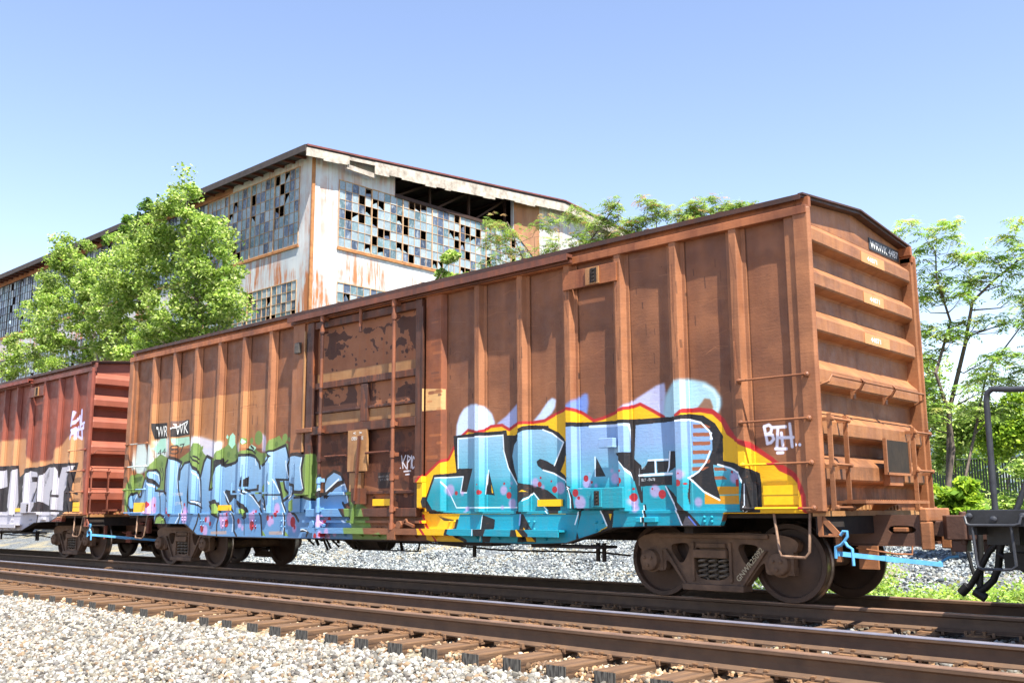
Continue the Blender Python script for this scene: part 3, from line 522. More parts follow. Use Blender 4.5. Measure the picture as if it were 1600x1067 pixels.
def build_truck(car, M, xt, txt=None):
    tr = empty('truck', (xt, 0, 0), parent=car)
    half = [(-.25, .11), (-.40, .15), (-.68, .50), (-.69, .335), (-.755, .335), (-.75, .57), (-1.08, .575), (-1.12, .70), (-1.0, .77), (-.7, .80)]
    outer = half+[(-x, z) for x, z in reversed(half)]
    holes = [[(-.60, .66), (-.37, .68), (-.33, .61), (-.42, .44), (-.49, .43), (-.6, .58)]]; holes += [[(-x, z) for x, z in reversed(holes[0])]]; holes += [[(-.26, .68), (.22, .68), (.23, .24), (-.27, .24)]]
    for sy in (-1, 1):
        sf = obj('side_frame', shape(smoothpoly(outer), [smoothpoly(h) for h in holes], sy*.93, sy*1.06), M['truck'], tr, bevel=.012)
        b = MB()
        b.box(-.3, -.26, sy*.9, sy*1.09, .22, .69); b.box(.22, .26, sy*.9, sy*1.09, .22, .69); b.box(-.42, .42, sy*.9, sy*1.12, .115, .19); b.box(-.25, .21, sy*.88, sy*1.13, .50, .60); b.box(-.22, .18, sy*.88, sy*1.10, .62, .68)
        b.prism([(-.42, .2), (-.36, .16), (-.66, .6), (-.73, .6)], 1, sy*1.055, sy*1.10); b.prism([(.42, .2), (.36, .16), (.66, .6), (.73, .6)], 1, sy*1.055, sy*1.10); b.box(-.75, .75, sy*1.055, sy*1.10, .735, .785)
        obj('side_frame_rib', b, M['truck'], tr, bevel=.01)
        for sx in (-1, 0, 1):
            pts = [(-.02+sx*.14+.055*math.cos(a), sy*1.03+.055*math.sin(a), .245+.25*a/(2*math.pi*4.2)) for a in np.linspace(0, 2*math.pi*4.2, 52)]
            obj('spring', MB().tube(pts, .016, 6), M['truck_light'], tr, smooth=True)
        for sx in (-.89, .89):
            m = MB(); m.lathe([(.0, 0), (.10, 0), (.115, sy*.015), (.125, sy*.03), (.13, sy*.12), (.15, sy*.14), (.15, sy*.22)][::-1], (sx, sy*1.17-sy*.2+sy*.0, .457), 1, 20) if 0 else m.lathe([(.155, -.22*sy), (.155, -.10*sy), (.135, -.09*sy), (.125, -.02*sy), (.10, 0), (.02, .0)], (sx, sy*1.17, .457), 1, 22)
            m.box(sx-.16, sx+.16, sy*.97, sy*1.07, .33, .60)
            for k in range(3):
                a = k*2.09+.5; m.lathe([(.022, -.01), (.022, .02*sy), (.012, .025*sy)], (sx+.06*math.cos(a), sy*1.17, .457+.06*math.sin(a)), 1, 6)
            obj('bearing_cap', m, M['truck'], tr, smooth=True)
    for sx in (-.89, .89):
        for sy in (-1, 1):
            y = sy
            pf = [(.10, .60), (.12, .87), (.20, .86), (.30, .81), (.385, .80), (.395, .853), (.40, .857), (.452, .853), (.457, .84), (.459, .765), (.463, .75), (.485, .735), (.488, .722), (.475, .712), (.39, .712), (.38, .77), (.3, .775), (.2, .74), (.13, .68), (.1, .62)]
            w_ = obj('wheel', MB().lathe([(a, b*sy) for a, b in pf], (sx, 0, .457), 1, 56), M['wheel'], tr, smooth=True)
            obj('wheel_tread', MB().lathe([(a, b*sy) for a, b in [(.4575, .842), (.4605, .765), (.4645, .75), (.484, .737)]], (sx, 0, .457), 1, 56, False), M['tread'], w_, smooth=True)
        obj('axle', MB().tube([(sx, -1.05, .457), (sx, 1.05, .457)], .085, 14), M['truck'], tr, smooth=True)
    b = MB(); b.box(-.21, .17, -1.05, 1.05, .5, .72); b.lathe([(.28, 0), (.28, .08), (.2, .1)], (0, 0, .72), 2, 20); obj('bolster', b, M['truck'], tr, bevel=.02)
    b = MB(); b.bar((-.45, -.7, .42), (-.45, .7, .42), .12, .16); b.bar((.45, -.7, .42), (.45, .7, .42), .12, .16)
    for sx in (-1, 1):
        for sy in (-1, 1): b.box(sx*.42-.03, sx*.42+.03, sy*.72-.06, sy*.72+.06, .3, .58)
    objs('brake_beam', b, M['under'], tr)
    if txt: textobj('stencil', txt, .062, (.36, -1.102-.003, .235), (.62, 0, 1*.36/.33*.62), (-.72, 0, .69), M['stencil'], tr, width=.50)
    return tr
def ladder(car, M, y0, y1, x, zs, mat='brown'):
    ld = MB()
    for y in (y0, y1): ld.bar((x, y, zs[0]-.03), (x, y, zs[-1]+.06), .05, .02, (0, 1, 0)); ld.box(-.17, x, y-.012, y+.012, zs[0]+.42, zs[0]+.46); ld.box(-.17, x, y-.012, y+.012, zs[-1]-.02, zs[-1]+.02)
    for z in zs:
        ld.tube([(x+.04, y0-.03, z), (x+.04, y1+.03, z)], .014, 8)
        for y in (y0, y1): ld.lathe([(.028, 0), (.028, .02), (.015, .03)], (x+.03, y, z), 0, 8)
    return obj('ladder', ld, M[mat], car, smooth=True)
def make_boxcar(name, label, M, xoff, main=True):
    car = empty(name, (xoff, 0, 0)); tag(car, label, 'boxcar', 'boxcars of the freight train')
    UV = (-CLEN, CLEN, CZ0, CH); P = M['paint']
    def pt(n, mb, mat=P, **k): return obj(n, mb, mat, car, uv=UV, **k)
    posts = [-.95, -1.79, -2.64, -3.49, -4.35, -5.19, -10.49, -11.38, -12.24, -13.11, -13.98, -14.85]
    b = MB()     # rivets along the sill
    for px_ in (-1.45, -3.05, -4.2, -5.75, -6.6, -7.4, -10.0, -10.9, -11.9, -12.7, -13.4, -14.2):
        for dz in (.93, .83) if px_ not in (-1.45, -13.4, -14.2) else (.99, .94):
            for dx in (-.05, .05): b.lathe([(.02, 0), (.018, -.015), (.008, -.02)], (px_+dx, -1.538, dz), 1, 8)
    rv = b
    # walls: gently buckled sheets
    nx, nz = 220, 44; xs = np.linspace(-CLEN+.2, -.2, nx); zs = np.linspace(1.03, 4.36, nz)
    for sy in (-1, 1):
        V = []
        for z in zs:
            for x in xs:
                d = .02*noise.noise((x*1.3+xoff, sy*3., z*.6))+.010*noise.noise((x*2.6, sy*5., z*1.3))-.006
                if -9.6 < x < -6.2: d = 0
                V.append((x, sy*(1.508+d), z))
        F = [(j*nx+i, j*nx+i+1, (j+1)*nx+i+1, (j+1)*nx+i) for j in range(nz-1) for i in range(nx-1)]
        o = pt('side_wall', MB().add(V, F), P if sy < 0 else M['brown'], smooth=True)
        for px_ in posts:
            w0, w1, w2 = .13, .082, .046; yb, ym, yf = 1.50*sy, 1.512*sy, 1.6*sy; z0, z1 = 1.062, 4.35
            sec = [(px_-w0, yb), (px_-w0, 1.522*sy), (px_-w1, 1.524*sy), (px_-w2, yf), (px_+w2, yf), (px_+w1, 1.524*sy), (px_+w0, 1.522*sy), (px_+w0, yb)]
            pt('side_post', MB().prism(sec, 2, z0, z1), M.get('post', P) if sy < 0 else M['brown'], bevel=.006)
        ch = MB().box(-CLEN, .0, sy*1.5, sy*1.612, 4.347, 4.446); ch.box(-CLEN, 0, sy*1.47, sy*1.53, 4.44, 4.56)
        pt('top_chord', ch, M['chord'], bevel=.006)
        s = [(-14.6, 1.052), (-14.6, .866), (-13.33, .866), (-12.88, .665), (-12, .64), (-4.1, .64), (-3.6, .66), (-2.82, .865), (-2.1, .89), (-1.30, .895), (-1.22, 1.052)]
        ss = MB().prism([(x, z) for x, z in s], 1, sy*1.44, sy*1.537); ss.box(-CLEN, 0, sy*1.44, sy*1.545, 1.035, 1.075)
        if sy < 0: ss.add(rv.v, rv.f)
        pt('side_sill', ss, P if sy < 0 else M['brown'], bevel=.004)
        lip = MB().prism([(-13.33, .868), (-12.88, .667), (-12, .642), (-4.1, .642), (-3.6, .662), (-2.82, .867), (-2.1, .892), (-1.3, .897), (-1.3, .885), (-2.1, .88), (-2.82, .853), (-3.6, .648), (-4.1, .627), (-12, .627), (-12.89, .652), (-13.35, .855)], 1, sy*1.40, sy*1.553)
        pt('sill_flange', lip, M['under'])
        for e in (0, -CLEN):
            q = 1 if e == 0 else -1
            c = MB().prism([(e, sy*1.6), (e-q*.17, sy*1.6), (e-q*.18, sy*1.57), (e-q*.30, sy*1.565), (e-q*.30, sy*1.5), (e-q*.02, sy*1.5), (e-q*.02, sy*1.54), (e+q*.025, sy*1.545), (e+q*.025, sy*1.57)], 2, 1.05, 4.42)
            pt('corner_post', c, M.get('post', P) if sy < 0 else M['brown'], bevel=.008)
    # end walls with pressed horizontal corrugations
    prof = [(-.16, 4.72), (-.16, 4.34)]
    for zt, zb in ((4.22, 4.05), (3.71, 3.54), (3.20, 3.025), (2.62, 2.43), (2.05, 1.87), (1.57, 1.38)):
        prof += [(-.165, zt+.12), (-.03, zt+.005), (-.012, zt-.02), (-.012, zb+.02), (-.025, zb), (-.15, zb-.035), (-.17, zb-.06)]
    prof += [(-.17, 1.05)]
    for e in (0, -CLEN):
        q = 1 if e == 0 else -1; ys = [-1.545, -1.5, -1.43, -1.36, 0, 1.36, 1.43, 1.5, 1.545]; fs = [0, 0, .8, 1, 1, 1, .85, .1, 0]
        ys = [-1.545, -1.51, -1.48, 0, 1.40, 1.48, 1.545]; fs = [.4, .9, 1, 1, 1, .75, .1]; V = []
        for y, f_ in zip(ys, fs):
            for x, z in prof:
                xx = -.17+(x+.17)*f_ if z < 4.34 else x
                if z > 4.7: z = 4.70-.16*abs(y)/1.55
                V.append((e+q*xx, y, z))
        n = len(prof); F = [(i*n+j, i*n+j+1, (i+1)*n+j+1, (i+1)*n+j) for i in range(len(ys)-1) for j in range(n-1)]
        obj('end_wall', MB().add(V, F), M['end'], car)
    rf = MB(); 
    for sy in (-1, 1):
        rf.prism([(0, 4.70), (0, 4.735), (sy*1.60, 4.573), (sy*1.60, 4.543)], 0, -CLEN+.06, -.06)
        for k in range(16):
            x = -.06-k*(CLEN-.12)/15; x = max(x, -CLEN+.1); rf.prism([(0, 4.734), (0, 4.755), (sy*1.6, 4.593), (sy*1.6, 4.572)], 0, x-.03, x+.03)
        rf.box(-CLEN+.06, -.06, sy*1.6, sy*1.612, 4.52, 4.58)
    obj('roof', rf, M['roof'], car)
    obj('floor', MB().box(-CLEN+.1, -.1, -1.46, 1.46, .98, 1.045), M['under'], car)
    cs = MB().box(-CLEN-.15, .15, -.2, .2, .66, .985)
    for x in np.linspace(-14.2, -1.8, 11): cs.box(x-.06, x+.06, -1.42, 1.42, .80, .98)
    obj('centre_sill', cs, M['under'], car)
    for xt in (-1.69, -CLEN+1.69): build_truck(car, M, xt, 'GNWR25092' if (main and xt > -3) else None)
    # brake gear under the floor
    b = MB(); b.tube([(-9.0, -.7, .66), (-8.2, -.7, .66)], .23, 20); b.tube([(-9.6, .6, .7), (-8.6, .6, .7)], .2, 16); objs('air_reservoir', b, M['under'], car, smooth=True)
    b = MB(); pts = [(-10.3, -.9, .62), (-9.3, -.95, .60), (-8.1, -1.0, .60), (-6.9, -1.05, .60), (-5.2, -1.1, .52), (-3.4, -1.1, .53), (-2.9, -1.1, .50)]
    b.tube(pts, .014, 6); b.bar((-9.9, -1.0, .9), (-9.7, -1.0, .5), .05, .02); b.bar((-7.4, -1.1, .64), (-7.35, -1.1, .47), .05, .02)
    b.box(-7.7, -6.9, -1.2, -1.1, .46, .475); b.bar((-7.68, -1.15, .47), (-7.6, -1.15, .68), .02, .02); b.bar((-6.92, -1.15, .47), (-6.85, -1.15, .68), .02, .02)
    for x in (-3.28, -3.18, -5.55): b.box(x-.02, x+.02, -1.3, -1.26, .42, .66)
    for x0, x1 in ((-4.25, -3.1), (-6.1, -5.0)): b.box(x0, x1, -1.5, -1.1, .59, .625)
    for i in range(14):
        x = -10.2+i*.13; b.bar((x, -1.0+.1*math.sin(i*2), .7), (x+.1, -.9+.1*math.cos(i*3), .5+.08*math.sin(i)), .05, .03)
    obj('brake_rigging', b, M['under'], car)
    # plug door with its frames, rods and tracks
    D = MB().box(-9.42, -6.28, -1.52, -1.45, 1.08, 4.36)
    door = pt('plug_door', D, M['door'])
    def dp(n, mb, mat=M['door_frame'], **k): return obj(n, mb, mat, door, uv=UV, **k)
    f = MB(); f.box(-9.32, -9.14, -1.62, -1.50, 1.12, 4.33); f.box(-6.50, -6.36, -1.62, -1.50, 1.12, 4.33)
    f.box(-9.14, -6.50, -1.60, -1.50, 4.20, 4.325); f.box(-9.13, -6.51, -1.585, -1.50, 3.15, 3.26); f.box(-9.16, -6.48, -1.635, -1.50, 2.37, 2.51)
    f.box(-7.88, -7.70, -1.58, -1.50, 2.52, 3.14); f.box(-9.13, -6.51, -1.565, -1.50, 2.73, 2.775); f.box(-9.13, -6.51, -1.57, -1.50, 1.35, 1.40)
    f.box(-9.20, -6.42, -1.655, -1.50, 1.0, 1.13)
    dp('door_frame', f, bevel=.008)
    s = MB(); s.box(-9.13, -6.51, -1.533, -1.51, 2.53, 2.72); s.box(-9.13, -6.51, -1.533, -1.51, 3.27, 3.42); obj('faded_strip', s, M['cream'], door)
    for x in (-8.8, -6.93):
        r = MB().tube([(x, -1.69, .70), (x, -1.69, 4.42)], .03, 10)
        for z in (4.33, 4.12, 2.42, 1.95, 1.60, 1.12, .86): r.tube([(x, -1.69, z-.05), (x, -1.69, z+.05)], .043, 10); r.box(x-.05, x+.05, -1.69, -1.6, z-.03, z+.03)
        dp('locking_bar', r, M['rod_bare'] if x > -8 else M['door_rod'], smooth=True)
    f = MB().tube([(-7.81, -1.66, 3.98), (-7.81, -1.66, 4.36)], .028, 8); f.tube([(-8.68, -1.67, 1.985), (-8.12, -1.66, 1.985)], .018, 8); f.tube([(-7.62, -1.66, 2.0), (-6.98, -1.67, 2.0)], .018, 8)
    [dp('door_linkage', q_, M['door_rod'], smooth=True) for q_ in islands(f)]
    ob = MB().box(-8.10, -7.62, -1.645, -1.60, 1.72, 2.385); ob.box(-8.10, -7.80, -1.60, -1.54, 1.40, 1.70); ob_ = obj('operating_plate', ob, M['tan'], door)
    textobj('lettering', 'OPEN CLOSE', .055, (-8.0, -1.648, 2.22), (1, 0, 0), (0, 0, 1), M['white'], door, width=.3)
    textobj('lettering', '<  >', .05, (-7.96, -1.648, 2.31), (1, 0, 0), (0, 0, 1), M['white'], door, width=.22)
    h = MB().bar((-7.76, -1.68, 2.28), (-7.82, -1.70, 1.25), .055, .03); h.box(-7.92, -7.7, -1.70, -1.56, 1.20, 1.45); h.bar((-7.86, -1.68, 1.2), (-7.92, -1.68, .9), .05, .03); dp('door_handle', h)
    # frame columns beside the door and door tracks
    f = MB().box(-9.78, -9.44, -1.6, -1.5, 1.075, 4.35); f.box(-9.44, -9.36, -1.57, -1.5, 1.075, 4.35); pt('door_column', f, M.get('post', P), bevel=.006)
    f = MB().box(-6.30, -5.96, -1.585, -1.5, 1.075, 4.35); f.prism([(-5.96, -1.585), (-5.90, -1.51), (-5.96, -1.51)], 2, 1.075, 4.35); pt('door_column', f, M['column'], bevel=.006)
    f = MB().box(-9.78, -3.36, -1.74, -1.615, 4.43, 4.475); f.box(-9.78, -3.36, -1.74, -1.72, 4.385, 4.43); f.box(-9.78, -3.36, -1.66, -1.615, 4.36, 4.40); pt('upper_door_track', f, M['track'])
    f = MB().box(-9.25, -3.60, -1.70, -1.54, .80, .825); f.box(-9.25, -3.60, -1.71, -1.69, .735, .826)
    for x in np.arange(-9.1, -3.7, .43): f.prism([(-1.69, .80), (-1.54, .80), (-1.54, .68)], 0, x-.012, x+.012)
    pt('lower_door_track', f)
    f = MB().box(-9.32, -6.3, -1.63, -1.54, .905, .945); f.box(-8.9, -8.72, -1.72, -1.6, .66, .78); f.box(-7.0, -6.82, -1.72, -1.6, .66, .78)
    for x in (-8.95, -6.75): f.lathe([(.06, -.03), (.06, .03), (.03, .04)], (x, -1.68, .88), 1, 12); f.bar((x-.12, -1.66, .82), (x+.14, -1.66, .95), .04, .05); f.bar((x+.1, -1.66, .92), (x+.3, -1.66, .86), .04, .04)
    pt('door_roller', f)
    f = MB().box(-9.50, -9.18, -1.69, -1.60, 1.36, 2.05); f.box(-9.60, -9.52, -1.66, -1.60, 1.66, 1.90); f.box(-9.55, -9.1, -1.66, -1.6, 2.42, 2.50); [pt('lock_housing', q_, bevel=.01) for q_ in islands(f)]
    f = MB().box(-9.66, -9.52, -1.66, -1.6, 3.83, 4.02); pt('lock_housing', f, M['grey'], bevel=.01)
    f = MB().box(-6.40, -6.27, -1.66, -1.58, 1.13, 1.5); f.box(-6.46, -6.27, -1.68, -1.58, 1.5, 1.6); pt('lock_housing', f, bevel=.01)
    f = MB().bar((-6.33, -1.62, 1.6), (-6.33, -1.62, 4.2), .03, .03); pt('seal_rod', f, M['door_frame'])
    f = MB().bar((-9.40, -1.61, 2.1), (-9.40, -1.61, 4.2), .03, .03); pt('seal_rod', f, M['tan'])
    # placards, brackets
    f = MB().box(-3.53, -2.63, -1.628, -1.60, 4.0, 4.25); pt('routing_board', f, M['chord'], bevel=.005)
    f = MB().box(-3.12, -2.90, -1.65, -1.63, 4.01, 4.24); cd_ = pt('placard_holder', f, M['tan'])
    f = MB().box(-3.04, -2.93, -1.655, -1.648, 4.03, 4.22); [f.lathe([(.018, 0), (.018, -.02)], (-2.985, -1.655, z), 1, 8) for z in (4.05, 4.1, 4.15, 4.2)]; obj('placard_slots', f, M['under'], car)
    f = MB().box(-3.50, -2.60, -1.64, -1.54, 1.10, 1.36); pt('routing_board', f, bevel=.008)
    f = MB().box(-3.07, -2.92, -1.665, -1.642, 1.12, 1.34); pt('placard_holder', f)
    f = MB().box(-3.03, -2.95, -1.668, -1.662, 1.14, 1.32); [f.lathe([(.018, 0), (.018, -.02)], (-2.99, -1.668, z), 1, 8) for z in (1.16, 1.205, 1.25, 1.295)]; obj('placard_slots', f, M['under'], car)
    f = MB().box(-2.45, -2.15, -1.60, -1.53, .93, .99); pt('door_stop', f, bevel=.006)
    f = MB(); f.box(-2.95, -2.72, -1.66, -1.58, 1.86, 1.98); pt('door_stop', f, bevel=.006)
    f = MB(); [f.bar(a, b_, .02, .03) for a, b_ in (((-11.55, -1.64, 1.42), (-11.55, -1.64, 1.62)), ((-11.55, -1.64, 1.42), (-10.35, -1.64, 1.42)), ((-10.35, -1.64, 1.42), (-10.35, -1.64, 1.95)), ((-11.2, -1.64, 1.42), (-11.2, -1.64, 1.95)))]; pt('bracket', f)
    # yellow reflective strips
    for x0, x1, z0, z1 in ((-.73, -.285, 1.125, 1.34), (-4.10, -3.66, 1.135, 1.225), (-14.72+.72, -14.72+.72, 0, 0), (-12.2+.02, -11.72, 1.12, 1.22), (-15.52, -15.0, 1.10, 1.30)):
        if x1 <= x0: continue
        f = MB().box(x0, x1, -1.532, -1.520, z0, z1) if z1 > 1.25 and x0 > -1 else MB().box(x0, x1, -1.535, -1.522, z0, z1)
        obj('reflective_strip', f, M['yellow'], car)
        if x0 > -1: obj('strip_joint', MB().box(x0, x1, -1.5345, -1.530, 1.23, 1.234), M['under'], car)
    obj('reflective_strip', MB().box(-7.50, -7.07, -1.6, -1.56, 1.17, 1.275), M['yellow'], car)
    # grab irons on both corners of the side and sill steps
    for xa, xb in ((-.93, -.1), (-15.82, -14.93)):
        for z in (2.53, 2.05, 1.57, 1.085):
            g = MB().tube([(xa, -1.56, z), (xa, -1.655, z), (xb, -1.655, z), (xb, -1.56, z)], .013, 8)
            for x in (xa, xb): g.lathe([(.035, 0), (.035, -.015), (.016, -.03)], (x, -1.605, z-.0), 1, 8)
            pt('grab_iron', g, smooth=True)
    for x0 in (-.6, -15.35):
        pt('sill_step', MB().tube([(x0-.03, -1.5, 1.03), (x0+.05, -1.56, .62), (x0+.08, -1.58, .57), (x0+.36, -1.58, .56), (x0+.4, -1.56, .62), (x0+.4, -1.5, 1.03)], .016, 8), M['step'], smooth=True)
    # end details
    ladder(car, M, -1.50, -1.10, .08, (1.09, 1.55, 2.04)); ladder(car, M, .86, 1.35, .08, (1.07, 1.54, 2.02))
    g = MB().tube([(-.02, -1.5, 2.41), (.09, -1.47, 2.45), (.1, -1.42, 2.52), (.1, -.6, 2.522), (.1, .3, 2.526), (.1, 1.27, 2.53), (.09, 1.28, 2.45), (-.02, 1.28, 2.40)], .014, 8)
    for y in (-.63, .29): g.tube([(.1, y-.02, 2.55), (.13, y, 2.52), (.08, y, 2.44), (.0, y, 2.40)], .017, 8); g.box(-.03, .01, y-.03, y+.03, 2.33, 2.42)
    obj('end_handrail', g, M['brown'], car, smooth=True)
    bd = obj('end_board', MB().box(.06, .085, -.04, .67, 1.50, 1.885), M['board'], car)
    g = MB(); [g.bar(a, b_, .03, .04, (1, 0, 0)) for a, b_ in (((.085, -.05, 1.47), (.085, -.05, 1.9)), ((.085, .68, 1.47), (.085, .68, 1.9)), ((.085, -.06, 1.485), (.085, .69, 1.485)))]; g.box(-.02, .06, .1, .5, 1.35, 1.5); obj('board_frame', g, M['brown'], bd)
    g = MB().box(-.05, .28, -1.15, .72, 1.135, 1.165)
    for y in np.arange(-1.12, .7, .05): g.box(.03, .272, y, y+.02, 1.165, 1.175)
    for y in (-.95, -.1): g.prism([(-.17, 1.13), (.2, 1.13), (-.17, .95)], 1, y-.015, y+.015)
    obj('end_platform', g, M['brown'], car)
    g = MB().box(-.16, .03, -1.52, 1.52, 1.0, 1.055)
    for y in np.arange(-1.40, .8, .105): g.box(-.155, -.10, y, y+.055, 1.06, 1.12)
    obj('end_sill', g, M['tan'], car)
    g = MB().box(-.14, .0, -1.5, 1.5, .80, .995); obj('end_beam', g, M['under'], car)
    # draft sill with its key slot, striker and coupler
    sl = [(-.5, 1.015), (.54, 1.003), (.54, .665), (-.5, .68)]; ho = smoothpoly([(.16, .84), (.20, .885), (.44, .885), (.49, .84), (.44, .80), (.20, .80)], 1)
    g = obj('draft_sill', shape(sl, [ho], -.32, -.28), M['draft'], car); h = MB().box(-.5, .54, -.28, .28, .67, .70); h.box(-.5, .54, .28, .32, .67, 1.0); h.box(-.5, .54, -.28, .28, .98, 1.0); h.box(-.5, .56, -.34, -.27, .655, .668); obj('sill_web', h, M['draft'], g)
    obj('drawbar_key', MB().box(.24, .40, -.37, -.2, .815, .865), M['brown'], g, bevel=.01)
    g = MB().box(.54, .63, -.36, .36, .93, 1.08); g.box(.54, .66, -.36, -.26, .62, .93); g.box(.54, .66, .26, .36, .62, .93); obj('striker', g, M['brown'], car, bevel=.015)
    coupler(car, M['coupler'], .55, 1)
    g = MB().bar((-.08, -1.5, 1.0), (-.08, -1.5, .80), .06, .05); g.bar((-.06, -1.5, .98), (.10, -1.5, .81), .02, .06); g.box(-.1, .12, -1.53, -1.46, .785, .80); g.tube([(.0, -1.49, .80), (.15, -1.49, .815)], .02, 8); obj('lever_bracket', g, M['brown'], car)
    lv = MB().tube([(.13, -1.50, .80), (.16, -1.50, .84), (.205, -1.50, .84), (.205, -1.50, .79), (.17, -1.50, .74), (.13, -1.5, .70), (.07, -1.5, .68), (.065, -1.5, .56)], .017, 8)
    lv.tube([(.17, -1.50, .74), (.20, -1.5, .69), (.25, -1.5, .66), (.255, -1.5, .49)], .017, 8)
    lv.bar((.075, -1.49, .61), (.66, -.12, .456), .05, .05); lv.bar((.33, -.90, .545), (.40, -.72, .52), .06, .06); lv.tube([(.64, -.15, .47), (.72, -.05, .53), (.82, -.02, .55)], .017, 8)
    obj('uncoupling_lever', lv, M['blue'], car, smooth=True)
    g = MB().bar((-.12, -1.0, .98), (-.12, -1.0, .5), .06, .05); g.box(-.12, .1, -.5, -.46, .40, .66); g.tube([(-.1, -.6, .64), (.35, -.6, .58), (.45, -.4, .57), (.45, -.38, .66)], .012, 6); objs('hanger', g, M['brown'], car)
    if main:
        plate = obj('number_plate', MB().box(-.158, -.150, .47, 1.44, 4.36, 4.515), M['black'], car)
        textobj('number', 'WRWK 4487', .095, (-.146, .50, 4.39), (0, 1, 0), (0, 0, 1), M['white'], plate, width=.90)
        for z0, z1, y0, y1 in ((4.06, 4.19, -.15, .55), (3.55, 3.68, -.15, .45), (3.04, 3.17, -.2, .55)):
            pl = obj('faded_panel', MB().box(-.0115, -.006, y0, y1, z0, z1), M['endfade'], car)
            textobj('stencil', '44871', .06, (-.0045, y0+.17, z0+.035), (0, 1, 0), (0, 0, 1), M['white'], pl, width=.3)
    else:
        g = MB().lathe([(.28, 0), (.30, .02), (.28, .04), (.26, .02)], (.25, .35, 1.95), 0, 24)
        for k in range(6): a = k*math.pi/3; g.bar((.22, .35, 1.95), (.26, .35+.27*math.cos(a), 1.95+.27*math.sin(a)), .03, .02)
        g.tube([(-.1, .35, 1.95), (.25, .35, 1.95)], .03, 8); obj('hand_brake', g, M['under'], car, smooth=True)
        c = MB(); [c.tube([(.1+.03*math.cos(i), .3+.02*i % .1, 1.7-i*.06), (.12, .3, 1.64-i*.06)], .02, 6) for i in range(16)]; obj('brake_chain', c, M['under'], car)
    return car
def coupler(par, mat, x, q):
    g = MB()
    g.box(min(x-.3*q, x+.18*q), max(x-.3*q, x+.18*q), -.09, .09, .80, .98) if 0 else g.bar((x-.4*q, 0, .85), (x+.2*q, 0, .85), .2, .17)
    g.prism([(x+.15*q, -.10), (x+.22*q, -.19), (x+.42*q, -.20), (x+.52*q, -.09), (x+.46*q, .02), (x+.36*q, .06), (x+.46*q, .16), (x+.52*q, .26), (x+.40*q, .28), (x+.26*q, .16), (x+.15*q, .10)], 2, .73, 1.0)
    g.box(min(x+.24*q, x+.40*q), max(x+.24*q, x+.40*q), -.14, .05, .60, .73); g.tube([(x+.38*q, -.12, .68), (x+.38*q, -.12, 1.04)], .04, 10)
    obj('coupler', g, mat, par, bevel=.03)
    if q > 0: return
    h = MB().tube([(x+.05*q, -.35, .75), (x+.18*q, -.36, .62), (x+.30*q, -.34, .42), (x+.42*q, -.32, .24), (x+.5*q, -.30, .20)], .033, 10); h.tube([(x+.44*q, -.31, .25), (x+.52*q, -.30, .17)], .05, 10)
    obj('brake_hose', h, M_['rubber'], par, smooth=True)
# materials shared by the cars
BR, BR2, RU = C8(138, 88, 58), C8(108, 67, 46), C8(104, 52, 28)
M_ = {'truck': simple('truck_steel', C8(120, 92, 72), C8(78, 59, 47), 5, .75, bs=.5), 'truck_light': simple('spring_steel', C8(120, 108, 96), C8(70, 60, 52), 12, .6),
      'wheel': simple('wheel_steel', C8(84, 62, 50), C8(62, 46, 38), 3, .6, bs=.4), 'tread': simple('bright_tread', C8(150, 140, 132), C8(100, 90, 84), 10, .3, .9),
      'under': simple('underframe_grime', C8(52, 40, 34), C8(26, 22, 20), 6, .85), 'rubber': simple('hose_rubber', C8(30, 28, 28), C8(20, 20, 20), 9, .6),
      'stencil': simple('stencil_paint', C8(190, 178, 150), C8(150, 135, 110), 40, .8), 'white': simple('white_lettering', C8(232, 232, 228), C8(200, 200, 196), 40, .6),
      'black': simple('black_plate', C8(40, 42, 46), C8(58, 60, 62), 12, .5), 'grey': simple('grey_box', C8(96, 88, 82), C8(60, 54, 50), 12, .6),
      'yellow': simple('reflective_yellow', C8(246, 190, 4), C8(240, 176, 0), 20, .35, bs=.05), 'blue': simple('light_blue_enamel', C8(98, 170, 218), C8(80, 140, 180), 9, .35),
      'board': simple('weathered_board', C8(48, 38, 28), C8(32, 26, 20), 7, .85, bs=.5), 'step': simple('step_iron', C8(150, 120, 98), C8(90, 66, 52), 10, .55),
      'coupler': simple('cast_coupler', C8(100, 70, 56), C8(72, 50, 42), 4, .55, bs=.5, bd=.02), 'tan': metal_paint('tan_plate', C8(170, 126, 84), C8(150, 106, 66), C8(108, 62, 36), .6),
      'cream': metal_paint('faded_cream', C8(158, 116, 74), C8(140, 98, 62), C8(110, 60, 34), .8), 'draft': metal_paint('draft_sill_brown', C8(104, 74, 60), C8(84, 60, 50), C8(120, 72, 46), .5)}
def door_mat(name):
    t = NT(name)
    c = t.mix(t.ramp(t.noise((1, 1, 1), 2, 4), .35, .7), C8(150, 98, 68), C8(132, 82, 54))
    z = t.z()[2]; bias = t.ramp(z, 1.2, 4.2, .03, -.10)
    nz = t.math('ADD', t.noise((1, 1, 1.3), 1.9, 9, .66, 4.4), bias); m = t.ramp(nz, .535, .55)
    dk = t.mix(t.ramp(t.noise((4, 4, 1), 2, 5), .4, .7), C8(62, 36, 30), C8(96, 56, 38))
    c = t.mix(m, c, dk); st = t.ramp(t.noise((14, 14, .6), 1, 4, .6, 8), .56, .7, 0, .55); c = t.mix(st, c, C8(150, 84, 44))
    im = t.n('ShaderNodeTexImage'); im.image = IMG; im.extension = 'CLIP'; c = t.mix(t.math('MULTIPLY', im.outputs['Alpha'], .93), c, im.outputs['Color'])
    return t.done(c, .7, 0., nz, .5, .01)
IMG = paint_main(); IMG2 = paint_left()
